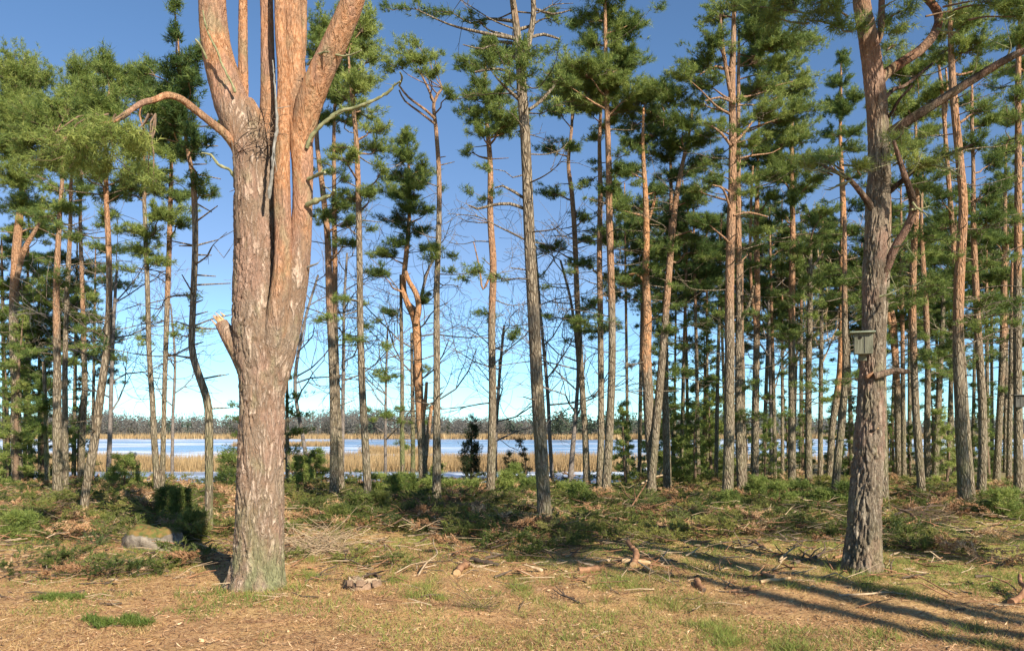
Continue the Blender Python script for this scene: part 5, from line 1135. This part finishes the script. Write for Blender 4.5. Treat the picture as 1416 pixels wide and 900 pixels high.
# stump
def stump():
    g = lay(501, 812); s = g[1] / F; root = empty('tree_stump', g); tag(root, 'low crumbling stump with grey-pink sides on the brown ground', 'stump')
    n = 40; th = np.arange(n) / n * 2 * np.pi; r = 25 * s * (1 + .10 * np.sin(3 * th) + .07 * rng.normal(size=n)); hs = np.array([-.05, .02, .055, .08])
    ring = [np.stack([np.cos(th) * r * k, np.sin(th) * r * k * .9, np.full(n, z) + (.016 * rng.normal(size=n) if z > .07 else 0)], 1) for z, k in zip(hs, (1.15, 1.02, .95, .92))]
    V = np.concatenate(ring) + g; f = [[a * n + b, a * n + (b + 1) % n, a * n + n + (b + 1) % n, a * n + n + b] for a in range(3) for b in range(n)]
    m = MB(); m.add(V, f); m.build('bark', M['stump_side'], root, g)
    top = ring[3] * [.97, .97, 1] + [0, 0, -.012]; inner = ring[3] * [.5, .5, .8] + rng.normal(0, .012, (n, 3))
    V = np.vstack([top, inner, [[0, 0, .06]]]) + g; a = np.arange(n); b = (a + 1) % n; m = MB()
    m.add(V, np.stack([a, b, b + n, a + n], -1), smooth=False); m.add(V, np.stack([a + n, b + n, np.full(n, 2 * n)], -1), smooth=False)
    m.build('sawn_top', M['pale_twig'], root, g)
    for px, w in ((484, 9), (498, 13), (518, 8)):
        A = P(px, 806, g[1] - 27 * s * math.sqrt(max(.05, 1 - ((px - 501) / 27) ** 2))); m = MB()
        box_mesh(m, A, (w * s * .8, .03, .06), (px - 501) * .015); m.build('bark_flake', M['stump_side'], root, g)
stump()
# boulder
def rock():
    g = lay(206, 759); s = g[1] / F; n, k = 56, 30; th = np.arange(n) / n * 2 * np.pi; ph = np.linspace(0, np.pi * .62, k)
    TH, PH = np.meshgrid(th, ph); d = np.stack([np.sin(PH) * np.cos(TH), np.sin(PH) * np.sin(TH), np.cos(PH)], -1)
    nz = (vnoise(d[..., 0] * 2 + 5, d[..., 1] * 2, d[..., 2] * 2, 61) - .5) * .5 + (vnoise(d[..., 0] * 6, d[..., 1] * 6, d[..., 2] * 6, 62) - .5) * .16
    v = d * (1 + nz)[..., None]
    v[..., 2] = np.minimum(v[..., 2], .78 - .25 * v[..., 0] * (v[..., 0] < 0)) 
    v = v * np.array([37 * s, .32, 40 * s]) + g + [0, .12, -.03]
    cov = sstep(.2, .7, d[..., 2] * .95 + .2 * d[..., 1] + .1 - .35 * np.maximum(-d[..., 0] - .55, 0) - .3 * np.maximum(d[..., 0] - .3, 0))
    m = MB(); i = (np.arange(k - 1)[:, None] * n + np.arange(n)[None]); j = (np.arange(k - 1)[:, None] * n + (np.arange(n)[None] + 1) % n)
    m.add(v.reshape(-1, 3), np.stack([i, i + n, j + n, j], -1).reshape(-1, 4), 0, cov.ravel())
    tag(m.build('boulder', M['rock'], None, g), 'grey-pink boulder with an orange-green moss cap on the left', 'rock')
rock()
# brush piles of thin twigs
def brush(label, px, py, w, h, n, mat, seed, thick=.005):
    R = np.random.default_rng(seed); g = lay(px, py); s = g[1] / F; root_mb = MB()
    q = ball(n, .5); q[:, 2] = np.abs(q[:, 2]) * R.uniform(.2, 1.3, n)
    a = g + q * np.array([w * s, w * s * .7, h * s]); az = R.normal(0, .6, n) + R.choice([0, np.pi], n)
    L = R.uniform(.15, .5, n); b = a + np.stack([np.cos(az), np.sin(az) * .6, R.normal(.12, .38, n)], 1) * L[:, None]; mid = (a + b) / 2 + R.normal(0, .03, (n, 3))
    a[:, 2] = np.maximum(a[:, 2], gz(a[:, 0], a[:, 1])); b[:, 2] = np.maximum(b[:, 2], gz(b[:, 0], b[:, 1]))
    tk = R.uniform(.3, 1.1, n) * thick; sticks(root_mb, a, mid, tk, tk * .8, 4); sticks(root_mb, mid, b, tk * .8, tk * .35, 4)
    tag(root_mb.build('brush_pile', M[mat], None, g), label, 'brush pile')
brush('pile of thin pale twigs just right of the big multi-stemmed pine', 440, 766, 42, 46, 330, 'pale_twig', 1, .0045)
brush('brown tangle of twigs at the left edge before the pines', 55, 722, 60, 20, 420, 'red_bark', 2)
brush('brown brush heap in front of the tall bare-stemmed pine', 600, 716, 60, 20, 340, 'twig', 3)
brush('tangle of bare twigs in the shaded heap right of the rugged pine', 1290, 724, 46, 18, 150, 'twig', 4)
brush('small ring of dry brown twigs in the bottom middle', 668, 842, 9, 7, 45, 'twig', 5, .003)
# bluish plant lower left
def plant(label, px, py, w, h, n, mat='juniper', tone=.6):
    g = lay(px, py); s = g[1] / F; m = MB()
    kc = rng.normal(0, .45, (9, 2)) * [1, .6]; pk = rng.integers(0, 9, n)
    p = g + np.stack([(kc[pk, 0] + rng.normal(0, .10, n)) * w * s, (kc[pk, 1] + rng.normal(0, .10, n)) * w * s, rng.uniform(0, 1, n) * h * s * .45 * rng.uniform(.3, 1, 9)[pk]], 1); p[:, 2] += gz(p[:, 0], p[:, 1]) - g[2]
    dr = np.stack([rng.normal(0, .5, n), rng.normal(0, .5, n), np.full(n, .8)], 1)
    needles(m, p, dr, 9, .05, .006, .03, tone, (.3, .9))
    tag(m.build('ground_plant', M[mat], None, g), label, 'plant')
plant('bluish-green sprawling plant on the bare ground, lower left', 168, 862, 52, 14, 330, 'grass', .35)
plant('dark green low plant on the sunlit ground near the left edge', 80, 828, 36, 8, 200, 'grass', .25)

# ------------------------------------------------------------------ pines behind the viewer that throw the long shadows
def shade_pine(label, x, y, h, crown0, cw, seed, r=.13, npad=26, lean=(0, 0)):
    R = np.random.default_rng(seed); g = np.array([x, y, float(gz(x, y))]); root = empty('pine_tree', g); tag(root, label, 'tree', 'pines behind the viewer')
    tb, cb = MB(), MB()
    c = np.array([[x, y, g[2] - .1, r], [x + lean[0] * .4 + R.normal(0, .08), y + lean[1] * .4, h * .35, r * .85], [x + lean[0] * .7 + R.normal(0, .1), y + lean[1] * .7, h * .7, r * .6], [x + lean[0], y + lean[1], h, r * .2]])
    c3, rr = trunk_tube(tb, c, 12, 0, .4)
    for k in range(npad):
        q = (k + R.random()) / npad; z = crown0 + (h - crown0) * q; az = R.uniform(0, 6.28); rad = cw * (1.05 - q) ** .6 * R.uniform(.35, 1)
        i = int(np.argmin(np.abs(c3[:, 2] - z + .2))); C = c3[i] + [math.cos(az) * rad, math.sin(az) * rad, .2]
        branch(tb, c3[i], C, .03, .01, 5); add_pad(cb, C, np.array([.45, .45, .22]) * R.uniform(.8, 1.5), c3[i], 26, k=9, nb=9, nw=.016)
    for k in range(5):
        i = int(R.integers(len(c3) // 4, len(c3))); bare_branch(tb, c3[i], R.uniform(0, 6.28), R.uniform(.6, 1.6), .016, .2)
    tb.build('trunk', M['bark'], root, g); cb.build('crown', [M['needle'], M['twig']], root, g)
sx, sy = math.sin(math.radians(SUN_AZ)), -math.cos(math.radians(SUN_AZ))
def back(px, py, t_):
    g = ground_at(px, py); return g[0] + sx * t_, g[1] + sy * t_
SH = [((1200, 855), 13, 13, 9.0, 1.0), ((1190, 830), 11, 14, 9.5, 1.0), ((1350, 848), 9.5, 13, 9.8, .7),
      ((600, 704), 24, 15, 9.5, 1.1), ((490, 697), 24, 15, 10, 1.2), ((900, 716), 24, 15, 9.5, 1.1), 
      ((1060, 708), 23, 14.5, 9.5, 1.0), ((1340, 702), 23, 15, 9.5, 1.3)]
for i, (pp, t_, h, c0, cw) in enumerate(SH):
    x, y = back(*pp, t_)
    shade_pine('tall pine standing behind the viewer, known only by its long shadow', x, y, h, c0, cw, 500 + i, r=.16 if i < 3 else .10, npad=12 if i < 3 else 17)

# ------------------------------------------------------------------ camera, light, sky
cam = bpy.data.cameras.new('camera'); co = bpy.data.objects.new('camera', cam); col.objects.link(co)
co.location = (0, 0, CH); co.rotation_euler = (math.radians(90), 0, 0)
cam.sensor_width = 36; cam.lens = 36 * F / 1416; cam.sensor_fit = 'HORIZONTAL'; cam.shift_y = (HY - 450) / 1416; cam.clip_end = 3000; cam.clip_start = .05
scene.camera = co
sun = bpy.data.lights.new('sun', 'SUN'); sun.energy = 5.0; sun.angle = math.radians(.55); sun.color = (1.0, .885, .73)
so = bpy.data.objects.new('sun', sun); col.objects.link(so)
el, az = math.radians(SUN_EL), math.radians(SUN_AZ)
to_sun = Vector((math.sin(az) * math.cos(el), -math.cos(az) * math.cos(el), math.sin(el)))
so.rotation_euler = to_sun.to_track_quat('Z', 'Y').to_euler(); so.location = to_sun * 60
w = bpy.data.worlds.new('World'); scene.world = w; w.use_nodes = True
nt = w.node_tree; bg = nt.nodes['Background']; sk = nt.nodes.new('ShaderNodeTexSky'); sk.sky_type = 'NISHITA'; sk.sun_disc = False
sk.sun_elevation = el; sk.sun_rotation = math.radians(180 - SUN_AZ); sk.air_density = .75; sk.dust_density = 0; sk.ozone_density = 4.0
tcw = nt.nodes.new('ShaderNodeTexCoord'); sx_ = nt.nodes.new('ShaderNodeSeparateXYZ'); nt.links.new(tcw.outputs['Generated'], sx_.inputs[0])
rw = nt.nodes.new('ShaderNodeValToRGB'); e = rw.color_ramp.elements; e[0].position = 0.0; e[0].color = (.80, 1.27, 1.32, 1); e[1].position = .42; e[1].color = (.93, 1.0, .98, 1)
e2 = e.new(.08); e2.color = (.88, 1.09, 1.12, 1); e3 = e.new(.20); e3.color = (1.02, .93, .88, 1)
mw = nt.nodes.new('ShaderNodeMix'); mw.data_type = 'RGBA'; mw.blend_type = 'MULTIPLY'; mw.inputs[0].default_value = 1.0
nt.links.new(sx_.outputs[2], rw.inputs[0]); nt.links.new(sk.outputs[0], mw.inputs[6]); nt.links.new(rw.outputs[0], mw.inputs[7]); nt.links.new(mw.outputs[2], bg.inputs[0])
bg.inputs[1].default_value = .090
scene.view_settings.view_transform = 'Standard'; scene.view_settings.look = 'None'; scene.view_settings.exposure = .92; scene.view_settings.gamma = 1.0
scene.cycles.max_bounces = 6; scene.cycles.diffuse_bounces = 3; scene.cycles.transmission_bounces = 4; scene.cycles.use_denoising = True
scene.render.film_transparent = False
